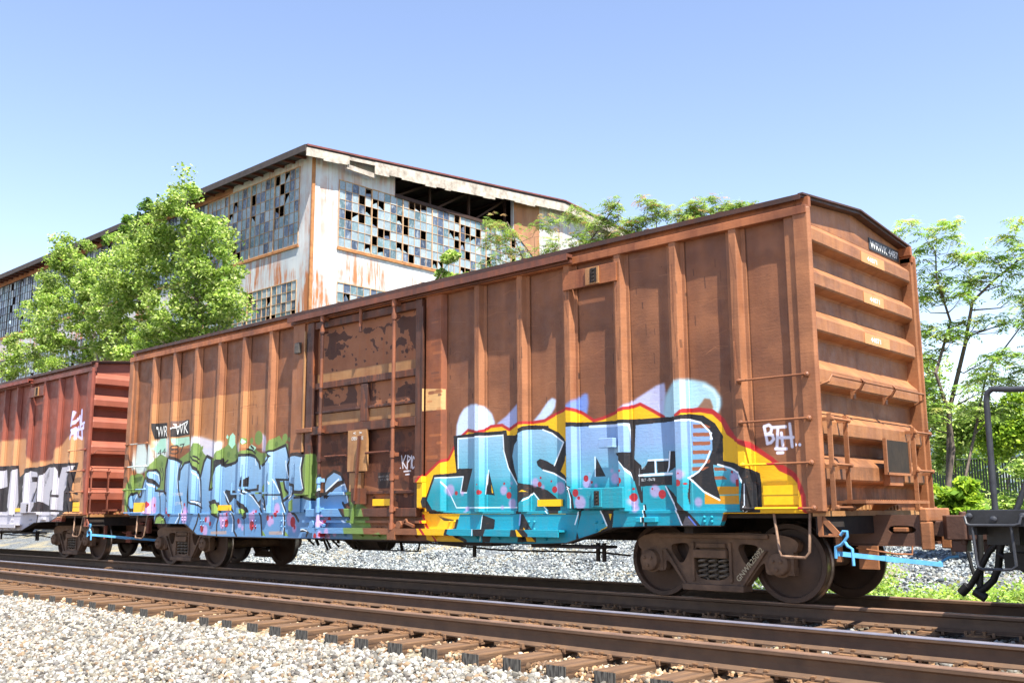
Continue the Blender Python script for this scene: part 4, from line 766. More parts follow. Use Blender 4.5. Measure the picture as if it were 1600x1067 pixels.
MM = dict(M_); MM.update(rod_bare=metal_paint('bare_door_rod', C8(150, 92, 64), C8(112, 66, 46), C8(84, 42, 28), .8), paint=metal_paint('brown_side_paint', BR, BR2, RU, .35, image=IMG), brown=metal_paint('brown_fittings', C8(158, 104, 68), C8(124, 80, 52), RU, .6), chord=metal_paint('rusty_chord', C8(162, 98, 60), C8(120, 70, 44), C8(92, 42, 22), .9, grime=.5),
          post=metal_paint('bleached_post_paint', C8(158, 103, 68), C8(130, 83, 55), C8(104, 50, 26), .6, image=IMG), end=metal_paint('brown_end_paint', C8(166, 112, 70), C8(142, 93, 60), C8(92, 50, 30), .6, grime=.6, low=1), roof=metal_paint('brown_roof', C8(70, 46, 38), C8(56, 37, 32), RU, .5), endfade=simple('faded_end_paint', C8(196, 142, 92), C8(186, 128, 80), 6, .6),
          door_frame=metal_paint('door_frame_paint', C8(92, 55, 40), C8(62, 39, 31), C8(140, 76, 44), .8, image=IMG), door_rod=metal_paint('door_rod_paint', C8(140, 84, 56), C8(108, 64, 44), C8(90, 46, 30), .7, image=IMG), door=door_mat('peeling_door_paint'),
          column=metal_paint('patched_column', C8(138, 78, 46), C8(112, 62, 40), C8(160, 92, 52), .6, image=IMG), track=metal_paint('door_track_brown', C8(110, 66, 50), C8(84, 50, 40), C8(140, 72, 42), .7))
RR, RR2 = C8(134, 68, 52), C8(112, 56, 44)
ML = dict(M_); ML.update(paint=metal_paint('red_brown_side_paint', RR, RR2, C8(90, 44, 34), .3, image=IMG2), brown=metal_paint('red_brown_fittings', C8(140, 80, 62), C8(110, 62, 48), C8(88, 44, 30), .5), chord=metal_paint('red_brown_chord', C8(120, 66, 54), C8(96, 54, 46), C8(88, 44, 30), .6),
          end=metal_paint('red_brown_end', C8(146, 80, 60), C8(130, 72, 56), C8(120, 60, 44), .3, grime=.15), roof=MM['roof'], endfade=MM['endfade'], door_frame=MM['door_frame'], door_rod=MM['door_rod'], door=MM['door'], column=MM['column'], track=metal_paint('red_brown_track', C8(130, 60, 46), C8(104, 50, 40), C8(88, 44, 30), .6))
ML['rod_bare'] = ML['brown']; ML['door'] = ML['brown']; ML['door_frame'] = ML['brown']; ML['door_rod'] = ML['brown']; ML['column'] = ML['paint']
main_car = make_boxcar('boxcar', 'rusty brown boxcar covered in blue and turquoise graffiti, its ribbed end in full view', MM, 0.)
left_car = make_boxcar('boxcar', 'red-brown boxcar with silver graffiti coupled behind the brown graffiti-covered one', ML, -CLEN-1.856, False)
# ------------------------------------------------------------------ the black car whose end shows at the right
def right_car():
    K = simple('black_car_paint', C8(46, 46, 50), C8(30, 30, 32), 8, .45); K2 = simple('dark_grey_rail_paint', C8(60, 62, 68), C8(42, 42, 48), 10, .45)
    car = empty('tank_car', (1.45, 0, 0)); tag(car, 'black freight car end with bent pipe handrail, step and hanging rubber hoses', 'tank car')
    obj('side_sill', MB().box(.0, 12, -1.56, -1.48, .90, 1.06).box(0, 12, 1.48, 1.56, .90, 1.06), K, car, bevel=.008)
    obj('end_platform', MB().box(0, 1.6, -1.5, 1.5, .98, 1.02).box(-.02, .06, -1.5, 1.5, .82, 1.06).box(-.0, 12, -.35, .35, .62, .98).box(.05, .35, -1.2, -.5, .72, .98), K, car)
    obj('handrail', MB().tube([(.24, -1.5, .92), (.245, -1.5, 2.10), (.26, -1.5, 2.18), (.31, -1.5, 2.215), (.42, -1.5, 2.2), (1.3, -1.5, 2.15), (3.2, -1.5, 2.12)], .029, 12), K2, car, smooth=True)
    obj('handrail_brace', MB().tube([(.40, -1.45, 1.02), (.80, -1.45, 1.95), (.9, -1.45, 2.15)], .028, 10).lathe([(.03, 0), (.03, -.03), (.015, -.04)], (.24, -1.56, .97), 1, 10).lathe([(.03, 0), (.03, -.03), (.015, -.04)], (.02, -1.56, 1.0), 1, 10).lathe([(.03, 0), (.03, -.03), (.015, -.04)], (.50, -1.56, 1.0), 1, 10), K2, car, smooth=True)
    obj('grab_iron', MB().tube([(.0, -1.56, 1.0), (.0, -1.64, .99), (.02, -1.66, .93), (.05, -1.66, .915), (.44, -1.66, .915), (.49, -1.66, .93), (.5, -1.64, .99), (.5, -1.56, 1.0)], .013, 8), K2, car, smooth=True)
    obj('sill_step', MB().tube([(.03, -1.54, .90), (.045, -1.54, .6), (.06, -1.55, .52), (.10, -1.56, .50), (.36, -1.56, .505), (.40, -1.55, .54), (.38, -1.54, .9)], .014, 8), K2, car, smooth=True)
    coupler(car, M_['coupler'], -.02, -1)
    g = MB().tube([(.0, -.5, .72), (.12, -.55, .85), (.3, -.6, .9), (.5, -.6, .95)], .05, 10).tube([(-.1, -.4, .6), (.1, -.45, .5), (.22, -.5, .62), (.6, -.5, .7)], .025, 8)
    g.tube([(.0, -.4, .85), (-.08, -.38, .66), (-.12, -.36, .46), (-.19, -.33, .32), (-.29, -.31, .23), (-.36, -.30, .19)], .038, 10).tube([(-.30, -.3, .8), (-.31, -.3, .5), (-.34, -.3, .24)], .032, 10).tube([(-.44, -.3, .62), (-.40, -.3, .4), (-.34, -.3, .22)], .02, 8).tube([(-.40, -.30, .20), (-.29, -.30, .13)], .05, 10)
    g.box(.02, .28, -.62, -.3, .45, .62).bar((.05, -.5, .55), (.3, -.55, .35), .06, .04)
    obj('hoses', g, M_['rubber'], car, smooth=True)
    t = MB(); pr = [(.01, 2.0), (.6, 2.04), (1.1, 2.2), (1.35, 2.45), (1.4, 2.7), (1.4, 11.0), (.6, 11.4), (.01, 11.45)]
    t.lathe(pr, (0, 0, 2.55), 0, 40); obj('tank', t, K, car, smooth=True); obj('saddle', MB().box(2.5, 3.3, -1.2, 1.2, .98, 1.6).box(9.8, 10.6, -1.2, 1.2, .98, 1.6), K, car)  # tank beyond the view, added so the car casts a plausible shadow
    build_truck(car, M_, 2.5)
right_car()
# ------------------------------------------------------------------ tracks
railm = simple('rail_web_rust', C8(98, 74, 55), C8(76, 57, 44), 5, .7, bs=.2)
headm = simple('polished_rail_head', C8(140, 137, 148), C8(118, 112, 122), 4, .38, .35, bs=.05, spec=.8); headm2 = simple('dull_rail_head', C8(150, 118, 96), C8(118, 92, 78), 4, .45, .4, bs=.1)  # pale lavender of the polished head paints in the sky's reflection
platem = simple('rusty_tie_plate', C8(134, 100, 68), C8(106, 76, 54), 9, .85); anchm = simple('rusty_anchor', C8(126, 94, 68), C8(98, 72, 54), 12, .8)
t_ = NT('weathered_tie_wood'); nz_ = t_.noise((12, .7, 12), 1.5, 6, .7); nn = t_.noise((1, 1, 1), 1.2, 5, .6, 3)
woodm = t_.done(t_.mix(t_.ramp(nn, .35, .65), t_.mix(t_.ramp(nz_, .35, .65), C8(92, 70, 53), C8(52, 39, 31)), t_.mix(t_.ramp(nz_, .35, .65), C8(124, 92, 64), C8(66, 48, 37))), .9, 0., nz_, .8, .02)
t_ = NT('tie_end_grain'); nz_ = t_.noise((60, 1, 6), 1., 3, .5); tendm = t_.done(t_.mix(t_.ramp(nz_, .45, .55), C8(44, 40, 38), C8(92, 88, 82)), .9, 0., nz_, .6, .01)
def rail_profile():
    h = [(.0, 0), (.030, -.002), (.036, -.008), (.037, -.036), (.012, -.052), (.0085, -.10), (.012, -.150), (.045, -.168), (.073, -.176), (.073, -.187)]
    return h
def make_track(name, label, yc, rz, gauge_c, heads, x0, x1, sp=.55, offs=.0, seed=1):
    root = empty(name, (0, yc, 0), rz); tag(root, label, 'railway track', 'tracks'); rr = random.Random(seed)
    hp = rail_profile(); prof = hp+[(-a, b) for a, b in reversed(hp)]
    for k, (sy, hm) in enumerate(zip((-1, 1), heads)):
        y = sy*gauge_c
        r_ = obj('rail', MB().prism([(y+a, b) for a, b in prof], 0, x0-6, x1+2), railm, root)
        obj('rail_head', MB().prism([(y+a, b) for a, b in [(-.0372, -.012), (-.036, -.005), (-.030, .0015), (-.022, .0025), (.022, .0025), (.030, .0015), (.036, -.005), (.0372, -.012)]], 0, x0-6, x1+2), hm, r_)
    first = None
    n = int((x1-x0)/sp)
    tie = MB().box(-.118, .118, -1.385, 1.385, -.385, -.205)
    for i in range(n):
        x = x0+i*sp+offs+rr.uniform(-.03, .03)
        if first is None:
            s = obj('sleeper', tie, woodm, root, bevel=.012)
            obj('end_cap', MB().box(-.110, .110, -1.391, -1.384, -.378, -.213), tendm, s)
            for sy in (-1, 1):
                y = sy*gauge_c; m = MB().box(-.095, .095, y-.19, y+.19, -.205, -.189)
                for dx in (-.06, .05):
                    for dy in (-.092, .092): m.box(dx-.012, dx+.012, y+dy-.012, y+dy+.012, -.2, -.155); m.box(dx-.018, dx+.018, y+dy*.93-.02, y+dy*.93+.02, -.165, -.152)
                m.box(.055, .08, y-.16, y-.135, -.2, -.18); m.box(-.08, -.055, y-.16, y-.135, -.2, -.18)
                obj('tie_plate', m, platem, s)
                m = MB()
                for dx in (-.135, .135):
                    m = MB(); m.box(dx-.014, dx+.014, y-.09, y+.09, -.215, -.195); m.box(dx-.014, dx+.014, y-.095, y-.06, -.2, -.165); m.lathe([(.026, -.014), (.03, 0), (.026, .014)], (dx, y+.085, -.178), 0, 10); obj('rail_anchor', m, anchm, s)
                objs('rail_anchor', m, anchm, s) if 0 else None
            first = s
        else:
            s = first.copy(); LINK(s)
            for c in first.children: d = c.copy(); LINK(d); d.parent = s
        s.location = (x, rr.uniform(-.05, .05), rr.uniform(-.008, .0)); s.rotation_euler = (0, 0, rr.uniform(-.012, .012))
    return root
make_track('railway_track', 'track under the freight cars, dull brown rails in their shadow', 0, 0, .775, (headm2, headm2), -42, 8, .52, .1, 3)
make_track('railway_track', 'empty track with one shiny rail and its sleeper ends sticking out of pale ballast', -3.655, R(-1.35), .755, (headm2, headm), -40, 6.5, .535, .13, 5)
# ------------------------------------------------------------------ ground
def H(x, y):
    x = np.asarray(x, float); y = np.asarray(y, float); yc = y+.0236*x
    h = np.full(np.broadcast(x, y).shape, -.27)
    s = np.clip((-5.1-yc)/2.2, 0, 1); h = h-.33*s*s*(3-2*s)-.07*np.clip((-4.90-yc)/.15, 0, 1)
    s = np.clip((y-1.5)/1.6, 0, 1); h = h-.22*s*s*(3-2*s)
    s = np.clip((y-4.6)/9.0, 0, 1); h = h+1.22*s*s*(3-2*s)
    s = np.clip((y-60)/400, 0, 1); h = h-2*s
    return h
def gauss(x, y): return .03*np.sin(x*1.7+y*.9)*np.sin(y*2.3-x*.6)+.02*np.sin(x*4.1)*np.sin(y*3.7)
gx = np.unique(np.concatenate([np.linspace(-3000, -60, 14), np.linspace(-60, 20, 161), np.linspace(20, 3000, 14)])); gy = np.unique(np.concatenate([np.linspace(-200, -14, 6), np.linspace(-14, 30, 177), np.linspace(30, 4000, 16)]))
X, Y = np.meshgrid(gx, gy); Z = H(X, Y)+np.where((np.abs(Y) < 20), gauss(X, Y)*(.3+.7*(np.abs(Y) > 7)), 0)
V = np.stack([X, Y, Z], -1).reshape(-1, 3); nx = len(gx); ny = len(gy); I = np.arange(nx*ny).reshape(ny, nx)
F = np.stack([I[:-1, :-1], I[:-1, 1:], I[1:, 1:], I[1:, :-1]], -1).reshape(-1, 4)
t = NT('gravel_ground')
vo = t.n('ShaderNodeTexVoronoi', Scale=22.); t.l(t.tc.outputs['Object'], vo.inputs['Vector'])
hsv = t.n('ShaderNodeSeparateColor'); t.l(vo.outputs['Color'], hsv.inputs[0])
gr = t.mix(t.ramp(hsv.outputs[0], 0, 1), C8(70, 64, 58), C8(140, 132, 122)); gr2 = t.mix(t.ramp(hsv.outputs[1], 0, 1), C8(56, 60, 64), C8(130, 134, 138))
yy = t.z()[1]; c = t.mix(t.ramp(yy, 1.5, 2.5), gr, gr2); c = t.mix(t.ramp(t.noise((1, 1, 1), .5, 5, .6), .5, .62, 0, .8), c, C8(150, 138, 110))
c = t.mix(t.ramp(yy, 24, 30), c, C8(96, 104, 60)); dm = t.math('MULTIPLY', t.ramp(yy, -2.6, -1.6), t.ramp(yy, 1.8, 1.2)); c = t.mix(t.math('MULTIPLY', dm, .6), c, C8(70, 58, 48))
gm = t.done(c, .95, 0., vo.outputs['Distance'], .9, .05)
g = npmesh('ground', V, F, gm); g['kind'] = 'structure'
# crushed stone as real stones
ico = []
ph = (1+5**.5)/2
for a in (-1, 1):
    for b in (-ph, ph): ico += [(0, a, b), (a, b, 0), (b, 0, a)]
ico = np.array(ico)/np.linalg.norm(ico[0])
from itertools import combinations
_e = min(np.linalg.norm(ico[0]-q) for q in ico[1:])*1.01
tri = []
for a, b, c_ in combinations(range(12), 3):
    if all(np.linalg.norm(ico[i]-ico[j]) < _e for i, j in ((a, b), (b, c_), (a, c_))):
        n_ = np.cross(ico[b]-ico[a], ico[c_]-ico[a]); tri.append((a, b, c_) if n_@ico[a] > 0 else (a, c_, b))
tri = np.array(tri)
def stones(name, P, S, pal, mat, rng):
    n = len(P); vv = ico[None]*(1+rng.uniform(-.32, .22, (n, 12, 1))); sc = S[:, None]*rng.uniform([.8, .55, .42], [1.4, 1.0, .85], (n, 3)); vv = vv*sc[:, None]
    a = rng.uniform(0, 2*np.pi, (n, 3)); a[:, 1:] *= .5
    def rot(v, ang, i, j):
        c, s = np.cos(ang)[:, None], np.sin(ang)[:, None]; r = v.copy(); r[..., i] = v[..., i]*c-v[..., j]*s; r[..., j] = v[..., i]*s+v[..., j]*c; return r
    vv = rot(vv, a[:, 1], 0, 2); vv = rot(vv, a[:, 2], 1, 2); vv = rot(vv, a[:, 0], 0, 1); vv += P[:, None]
    col = pal[rng.integers(0, len(pal), n)]*rng.uniform(.55, 1.5, (n, 1))*[.96, 1., 1.01]; col = np.repeat(col, 12, 0)
    F = (tri[None]+(np.arange(n)*12)[:, None, None]).reshape(-1, 3)
    o = npmesh(name, vv.reshape(-1, 3), F, mat, col); o['kind'] = 'stuff'; return o
stm = attr_mat('stone', .92, 0, 1)
L3 = lambda l: np.array([lin((a/255, b/255, c/255)) for a, b, c in l])
warm = L3([(144, 138, 130), (158, 153, 147), (134, 125, 114), (136, 124, 108), (120, 112, 104), (130, 106, 84), (172, 168, 163), (100, 94, 88), (146, 138, 128), (78, 72, 69), (152, 146, 138), (132, 126, 122)])
rusty = L3([(140, 104, 74), (156, 120, 86), (166, 142, 114), (120, 90, 66), (168, 156, 138), (100, 78, 62)]); cool = L3([(120, 126, 132), (144, 150, 154), (84, 90, 98), (170, 172, 172), (60, 66, 74), (130, 130, 128), (158, 158, 152)])
def field(n, x0, x1, yf0, yf1, s0, s1, rng, lift=.0):
    x = x0+(x1-x0)*rng.random(n); u_ = rng.random(n); y = yf0(x)+(yf1(x)-yf0(x))*u_; S = s0+(s1-s0)*rng.random(n)**1.6
    return np.stack([x, y, H(x, y)+lift+rng.uniform(-.012, .02, n)], 1), S
rg = np.random.default_rng(11)
tk = lambda x: -3.655-.0236*x
P, S = field(84000, -16, 1.6, lambda x: np.maximum(tk(x)-5.4, -9.2), lambda x: tk(x)-1.40, .016, .047, rg)
P2, S2 = field(22000, -34, -16, lambda x: tk(x)-3.2, lambda x: tk(x)-1.40, .03, .05, rg)
o = stones('ballast', np.concatenate([P, P2]), np.concatenate([S, S2]), warm, stm, rg); tag(o, 'pale crushed stone ballast filling the foreground', 'ballast')
P, S = field(21000, -26, 4.5, lambda x: tk(x)-1.42, lambda x: tk(x)-.5, .02, .042, rg, -.008); P2, S2 = field(30000, -24, 5, lambda x: tk(x)-.6, lambda x: -.6+0*x, .02, .042, rg, .005)
m_ = P2[:, 1] < tk(P2[:, 0])+.95
o = stones('ballast', np.concatenate([P, P2[m_]]), np.concatenate([S, S2[m_]]), rusty, stm, rg); tag(o, 'rust stained stones lying between the sleepers of the empty track', 'ballast')
o = stones('ballast', P2[~m_], S2[~m_], warm*.8, stm, rg); tag(o, 'grey stones in the narrow gap between the two tracks', 'ballast')
P, S = field(70000, -24, 5, lambda x: 1.6+0*x, lambda x: 13.0+0*x, .02, .055, rg)
k_ = (P[:, 0]*.52+P[:, 1] < 13.5)
o = stones('gravel_bank', P[k_], S[k_], cool, stm, rg); tag(o, 'blue-grey gravel bank seen beneath the freight cars', 'gravel')
# ------------------------------------------------------------------ leaves
leafm = attr_mat('leaf', .5, .45)
def leaves(ctr, rad, n, size, pal, rng, flat=.5):
    # ctr (k,3) clump centres, rad (k,3)
    k = len(ctr); idx = rng.integers(0, k, n); d = rng.normal(size=(n, 3)); d /= np.linalg.norm(d, axis=1)[:, None]; rr = rng.random((n, 1))**.45
    P = ctr[idx]+d*rr*rad[idx]; nrm = rng.normal(size=(n, 3)); nrm[:, 2] = np.abs(nrm[:, 2])*1.0+flat; nrm /= np.linalg.norm(nrm, axis=1)[:, None]
    t = np.cross(nrm, rng.normal(size=(n, 3))); t /= np.linalg.norm(t, axis=1)[:, None]; b = np.cross(nrm, t); s = size*rng.uniform(.6, 1.3, (n, 1))
    V = np.stack([P-t*s*.5, P+b*s*.36-t*s*.05, P+t*s*.55, P-b*s*.36-t*s*.05], 1)
    tone = (rng.random(k)*.5+.75)[idx][:, None]*rng.uniform(.75, 1.25, (n, 1)); col = pal[rng.integers(0, len(pal), n)]*tone
    return V.reshape(-1, 3), np.arange(n*4).reshape(-1, 4), np.repeat(col, 4, 0)
green = L3([(130, 156, 66), (146, 170, 80), (110, 138, 58), (174, 188, 120), (92, 120, 50)]); yell = L3([(122, 152, 66), (138, 164, 76), (104, 134, 58), (160, 134, 88), (150, 168, 98), (112, 142, 60)]); lime = L3([(132, 160, 48), (148, 172, 54), (112, 144, 44), (96, 126, 42)]); yel2 = L3([(134, 166, 70), (156, 184, 90), (124, 158, 66), (174, 194, 116), (126, 160, 62), (158, 160, 88)]); deep = L3([(74, 108, 42), (90, 124, 46), (62, 94, 40), (104, 138, 52)])
barkm = simple('bark', C8(150, 140, 126), C8(96, 86, 76), 10, .9, bs=.8); barkd = simple('dark_bark', C8(112, 98, 88), C8(70, 60, 54), 10, .9, bs=.8)
def fronds(ctr, n, size, pal, rng):
    # compound leaves: leaflets in pairs along drooping stalks that radiate from the twig ends
    nf = max(1, n//13); i0 = rng.integers(0, len(ctr), nf); az = rng.uniform(0, 2*np.pi, nf); el = rng.uniform(-.1, .8, nf); L = size*rng.uniform(1.7, 2.8, nf); Vs = []; tone = rng.uniform(.7, 1.2, nf); cb = pal[rng.integers(0, len(pal), nf)]; C = []
    st = ctr[i0]+rng.normal(0, .07, (nf, 3))
    for t_ in np.linspace(.2, 1, 7):
        for sd in (-1, 1):
            dx, dy = np.cos(az), np.sin(az); r = L*t_*np.cos(el); z = L*(t_*np.sin(el)-.5*t_*t_); p = st+np.stack([dx*r, dy*r, z], 1)
            lat = np.stack([-dy*sd, dx*sd, np.full(nf, -.25)], 1); lat = lat+rng.normal(0, .15, (nf, 3)); fw_ = np.stack([dx, dy, -.6*t_+0*dx], 1)
            s_ = size*(1-.35*abs(t_-.5))*.75; tip = p+lat*s_+fw_*s_*.35; mid = (p+tip)/2; w_ = fw_*s_*.18; Vs.append(np.stack([p, mid-w_, tip, mid+w_], 1)); C.append(cb*tone[:, None]*rng.uniform(.85, 1.15, (nf, 1)))
    V = np.concatenate(Vs).reshape(-1, 3); return V, np.arange(len(V)).reshape(-1, 4), np.repeat(np.concatenate(C), 4, 0)
def W(px, py, Y): return on(1, Y, px, py)
def SC(px, py, Y): p = W(px, py, Y)-CP; return float(p@_d)/FPX
def tree(name, label, Y, trunk, blobs, ncl, nl, ls, pal, seed, group=None, tr=.16, clr=.55, flatc=.7, dy=1., bark=barkm, flat=.5, cat='tree', stubs=True):
    rng = np.random.default_rng(seed); base = W(*trunk[0], Y); gz = float(H(base[0], base[1])); root = empty(name, (base[0], base[1], gz))
    tag(root, label, cat, group); O = np.array([base[0], base[1], gz])
    tp = [np.array([base[0], base[1], gz-.1])]+[W(a, b, Y) for a, b in trunk[0 if W(*trunk[0], Y)[2] > gz+.3 else 1:]]
    tp = [tp[0]]+[p+rng.normal(size=3)*[.06, .25, .05] for p in tp[1:]]
    ctr = []; rad = []
    ar = np.array([b[2]*b[3] for b in blobs], float); cnt = np.maximum(2, (ncl*ar/ar.sum()).astype(int))
    for (px, py, rx, ry), c in zip(blobs, cnt):
        s = SC(px, py, Y); o = W(px, py, Y)
        for _ in range(c):
            d = rng.normal(size=3); d /= np.linalg.norm(d); q = o+d*np.array([rx*s*1.25, rx*s*dy, ry*s])*rng.random()**.4; ctr.append(q); e = clr*rng.uniform(.6, 1.25); rad.append([e, e, e*flatc])
    ctr = np.array(ctr); rad = np.array(rad)
    tb = MB(); n = len(tp); tb.tube([tuple(p-O) for p in tp], [tr*(1-.8*i/(n-1)) for i in range(n)], 10)
    dens = []                                   # resample trunk
    for i in range(n-1):
        for u_ in np.linspace(0, 1, 6)[:-1]: dens.append((tp[i]*(1-u_)+tp[i+1]*u_, tr*(1-.8*(i+u_)/(n-1))))
    if len(ctr): 
        zmin = ctr[:, 2].min()
    for q in ctr:
        best = None
        for p, r_ in dens:
            if p[2] > q[2]-.15: continue
            dd = np.linalg.norm(q-p)+.35*abs((q[2]-p[2])-.8*np.hypot(*(q-p)[:2]))
            if best is None or dd < best[0]: best = (dd, p, r_)
        if best is None: best = (0, dens[0][0], dens[0][1])
        p, r_ = best[1], best[2]; mid = (p+q)/2+rng.normal(size=3)*.12*np.linalg.norm(q-p)+[0, 0, -.08*np.linalg.norm(q-p)]
        rb = min(r_*.6, .014+.017*np.linalg.norm(q-p)); tb.tube([tuple(p-O), tuple(mid-O), tuple(q-O)], [rb, rb*.6, rb*.2], 5)
        dens += [(mid, rb*.6), (p*.25+mid*.5+q*.25, rb*.7)]
    obj('trunk', tb, bark, root, smooth=True)
    Vv, Fv, Cv = fronds(ctr-O, nl, ls, pal, rng) if name == 'ailanthus_tree' else leaves(ctr-O, rad, nl, ls, pal, rng, flat); npmesh('crown', Vv, Fv, leafm, Cv, root); return root
GT = 'leafy trees in front of the factory'
tree('cottonwood_tree', 'tallest leafy green tree, its crown covering the corner windows of the factory', 8., [(300, 700), (303, 600), (304, 480), (298, 400), (292, 300)], [(290, 292, 20, 24), (288, 335, 45, 32), (262, 370, 52, 35), (325, 370, 45, 35), (245, 420, 70, 45), (215, 385, 36, 28), (190, 425, 44, 36), (325, 425, 52, 42), (200, 470, 55, 45), (300, 485, 70, 50), (362, 478, 26, 26), (280, 540, 75, 42), (350, 450, 30, 40), (225, 540, 60, 40)], 480, 43000, .15, green, 1, GT, .16, .46)
tree('cottonwood_tree', 'broad green tree rising above the red-brown boxcar, lower than its neighbour', 8.5, [(160, 720), (150, 620), (140, 520), (125, 400)], [(112, 385, 28, 24), (110, 425, 45, 35), (150, 445, 50, 40), (75, 455, 28, 22), (110, 500, 70, 45), (175, 510, 45, 50), (60, 480, 26, 18), (60, 530, 45, 30), (115, 560, 80, 30), (25, 570, 40, 25), (5, 545, 20, 12)], 310, 31000, .15, green, 2, GT, .13, .42)
tree('cottonwood_tree', 'small green tree top poking up behind between the two bigger trees', 10.5, [(222, 600), (225, 480), (228, 360)], [(230, 325, 14, 12), (215, 345, 20, 12), (195, 362, 12, 10), (225, 380, 25, 20), (170, 380, 10, 8)], 60, 4000, .15, deep, 3, GT, .09, .3)
GM = 'thin leafy saplings showing over the boxcar roof'
tree('ailanthus_tree', 'spindly sapling with yellow-green leaves against the dark gable opening of the factory', 11., [(845, 640), (840, 520), (830, 430), (790, 350)], [(768, 345, 14, 12), (785, 365, 26, 18), (795, 400, 28, 16), (850, 350, 22, 14), (862, 385, 22, 14), (800, 440, 36, 20), (850, 440, 34, 22), (760, 420, 14, 14), (775, 470, 24, 14), (765, 380, 12, 10), (880, 420, 22, 16)], 150, 13500, .125, yell, 4, GM, .07, .2, .5, .8, barkd)
tree('ailanthus_tree', 'spindly sapling reaching above the low end of the factory roof', 11., [(930, 600), (925, 460), (930, 380), (962, 310)], [(908, 335, 22, 14), (960, 312, 12, 16), (945, 345, 26, 16), (925, 375, 34, 18), (975, 375, 26, 14), (900, 405, 30, 16), (955, 395, 34, 16)], 130, 12500, .125, yell, 5, GM, .07, .2, .5, .8, barkd)
tree('ailanthus_tree', 'small sapling with a forked top standing clear of the factory roof end', 11., [(1022, 560), (1020, 420), (1012, 330)], [(1010, 318, 12, 14), (1000, 345, 22, 14), (1030, 335, 14, 16), (1015, 370, 30, 12)], 56, 5200, .125, yell, 6, GM, .05, .2, .5, .8, barkd)
tree('ailanthus_tree', 'bushy yellow-green treetop above the middle of the brown boxcar roof', 11., [(1110, 520), (1110, 420), (1105, 330)], [(1100, 318, 26, 10), (1075, 335, 22, 12), (1130, 330, 24, 10), (1155, 322, 16, 8), (1100, 350, 50, 12), (1175, 322, 8, 6)], 100, 9500, .125, yell, 7, GM, .06, .2, .5, .8, barkd)
tree('shrub', 'small leafy sprig against the upper factory windows', 11., [(700, 560), (700, 450), (703, 395)], [(705, 400, 12, 16), (690, 432, 16, 8), (720, 436, 16, 8)], 12, 1100, .17, green, 8, None, .03, .26, .6, .8, barkd, cat='shrub')
GR = 'tall slender trees right of the boxcar end'
tree('ailanthus_tree', 'slender tree with dark forking trunk right beside the ribbed end of the boxcar', 14., [(1482, 760), (1480, 700), (1478, 640), (1477, 590), (1472, 500), (1466, 440), (1455, 385)],
     [(1420, 352, 20, 8), (1450, 368, 22, 9), (1485, 352, 16, 9), (1500, 372, 14, 8), (1445, 385, 14, 8), (1440, 415, 10, 14), (1455, 455, 26, 10), (1500, 465, 24, 9), (1450, 510, 18, 14), (1485, 525, 20, 12), (1448, 560, 14, 22), (1450, 610, 18, 22), (1500, 400, 16, 8), (1440, 470, 12, 10), (1475, 430, 22, 8), (1460, 650, 24, 20)], 92, 7400, .18, yel2, 9, GR, .075, .2, .4, .8, barkd, .9)
tree('ailanthus_tree', 'leaning tree with spreading limbs above the bent black handrail', 14.5, [(1490, 760), (1484, 640), (1500, 540), (1525, 470), (1560, 430), (1600, 395)],
     [(1570, 365, 26, 9), (1590, 350, 14, 8), (1530, 405, 36, 11), (1575, 410, 26, 9), (1600, 395, 14, 16), (1545, 435, 40, 9), (1590, 455, 22, 8), (1530, 500, 30, 9), (1575, 505, 26, 8), (1540, 560, 22, 12), (1525, 600, 20, 18), (1590, 555, 22, 7), (1630, 420, 30, 30), (1640, 500, 30, 30)], 98, 7800, .18, yel2, 10, GR, .08, .2, .4, .8, barkd, .9)
tree('ailanthus_tree', 'thin dark tree with few leaves behind the leaning one', 17., [(1515, 760), (1520, 660), (1535, 580), (1590, 510), (1640, 470)], [(1530, 590, 14, 12), (1560, 600, 20, 8), (1600, 575, 16, 9), (1620, 480, 26, 20), (1545, 640, 26, 14)], 50, 4600, .19, green, 13, GR, .05, .22, .5, .8, barkd)
GB = 'shrubs crowding along the fence'
for i, (lb, Y_, tk_, bl, nc, nl_, pl_) in enumerate([
    ('mass of green shrubs between the boxcar end and the handrail, over the fence', 24., [(1490, 800), (1490, 700)], [(1460, 640, 26, 30), (1490, 680, 40, 26), (1530, 655, 34, 30), (1475, 715, 26, 12), (1450, 590, 12, 26)], 60, 9000, green),
    ('bright green shrub behind the bent handrail', 23., [(1570, 800), (1570, 720)], [(1570, 668, 36, 24), (1600, 640, 24, 26), (1555, 695, 30, 16), (1640, 680, 40, 40)], 44, 9000, lime),
    ('lime yellow bush glowing before the fence above the coupler', 9., [(1492, 850), (1490, 800)], [(1512, 756, 18, 9), (1490, 772, 24, 10), (1470, 785, 14, 12), (1505, 782, 20, 8), (1495, 800, 34, 12), (1462, 765, 8, 8)], 46, 1900, lime),
    ('dark green bush before the fence inside the bent handrail', 20., [(1580, 850), (1580, 790)], [(1590, 790, 24, 12), (1560, 796, 30, 10), (1530, 800, 20, 8), (1596, 740, 8, 20)], 30, 2600, green)]):
    tree('shrub', lb, Y_, tk_, bl, nc, nl_, .14, pl_, 20+i, GB, .05, .62 if Y_ > 15 else .2, .7, .8, barkd, cat='shrub')
# far wood behind the fence: reads as one mass
rg2 = np.random.default_rng(33); k = 260; cx = rg2.uniform(-30, 45, k); cc = np.stack([cx, 42+rg2.uniform(0, 16, k), .7+rg2.random(k)**.8*(3.5+1.6*np.sin(cx*.35))], 1)
Vv, Fv, Cv = leaves(cc, np.full((k, 3), 1.5), 60000, .3, np.concatenate([green, deep]), rg2, .3); o = npmesh('far_trees', Vv, Fv, leafm, Cv); tag(o, 'distant line of dense green trees beyond the fence', 'trees', kind='stuff')
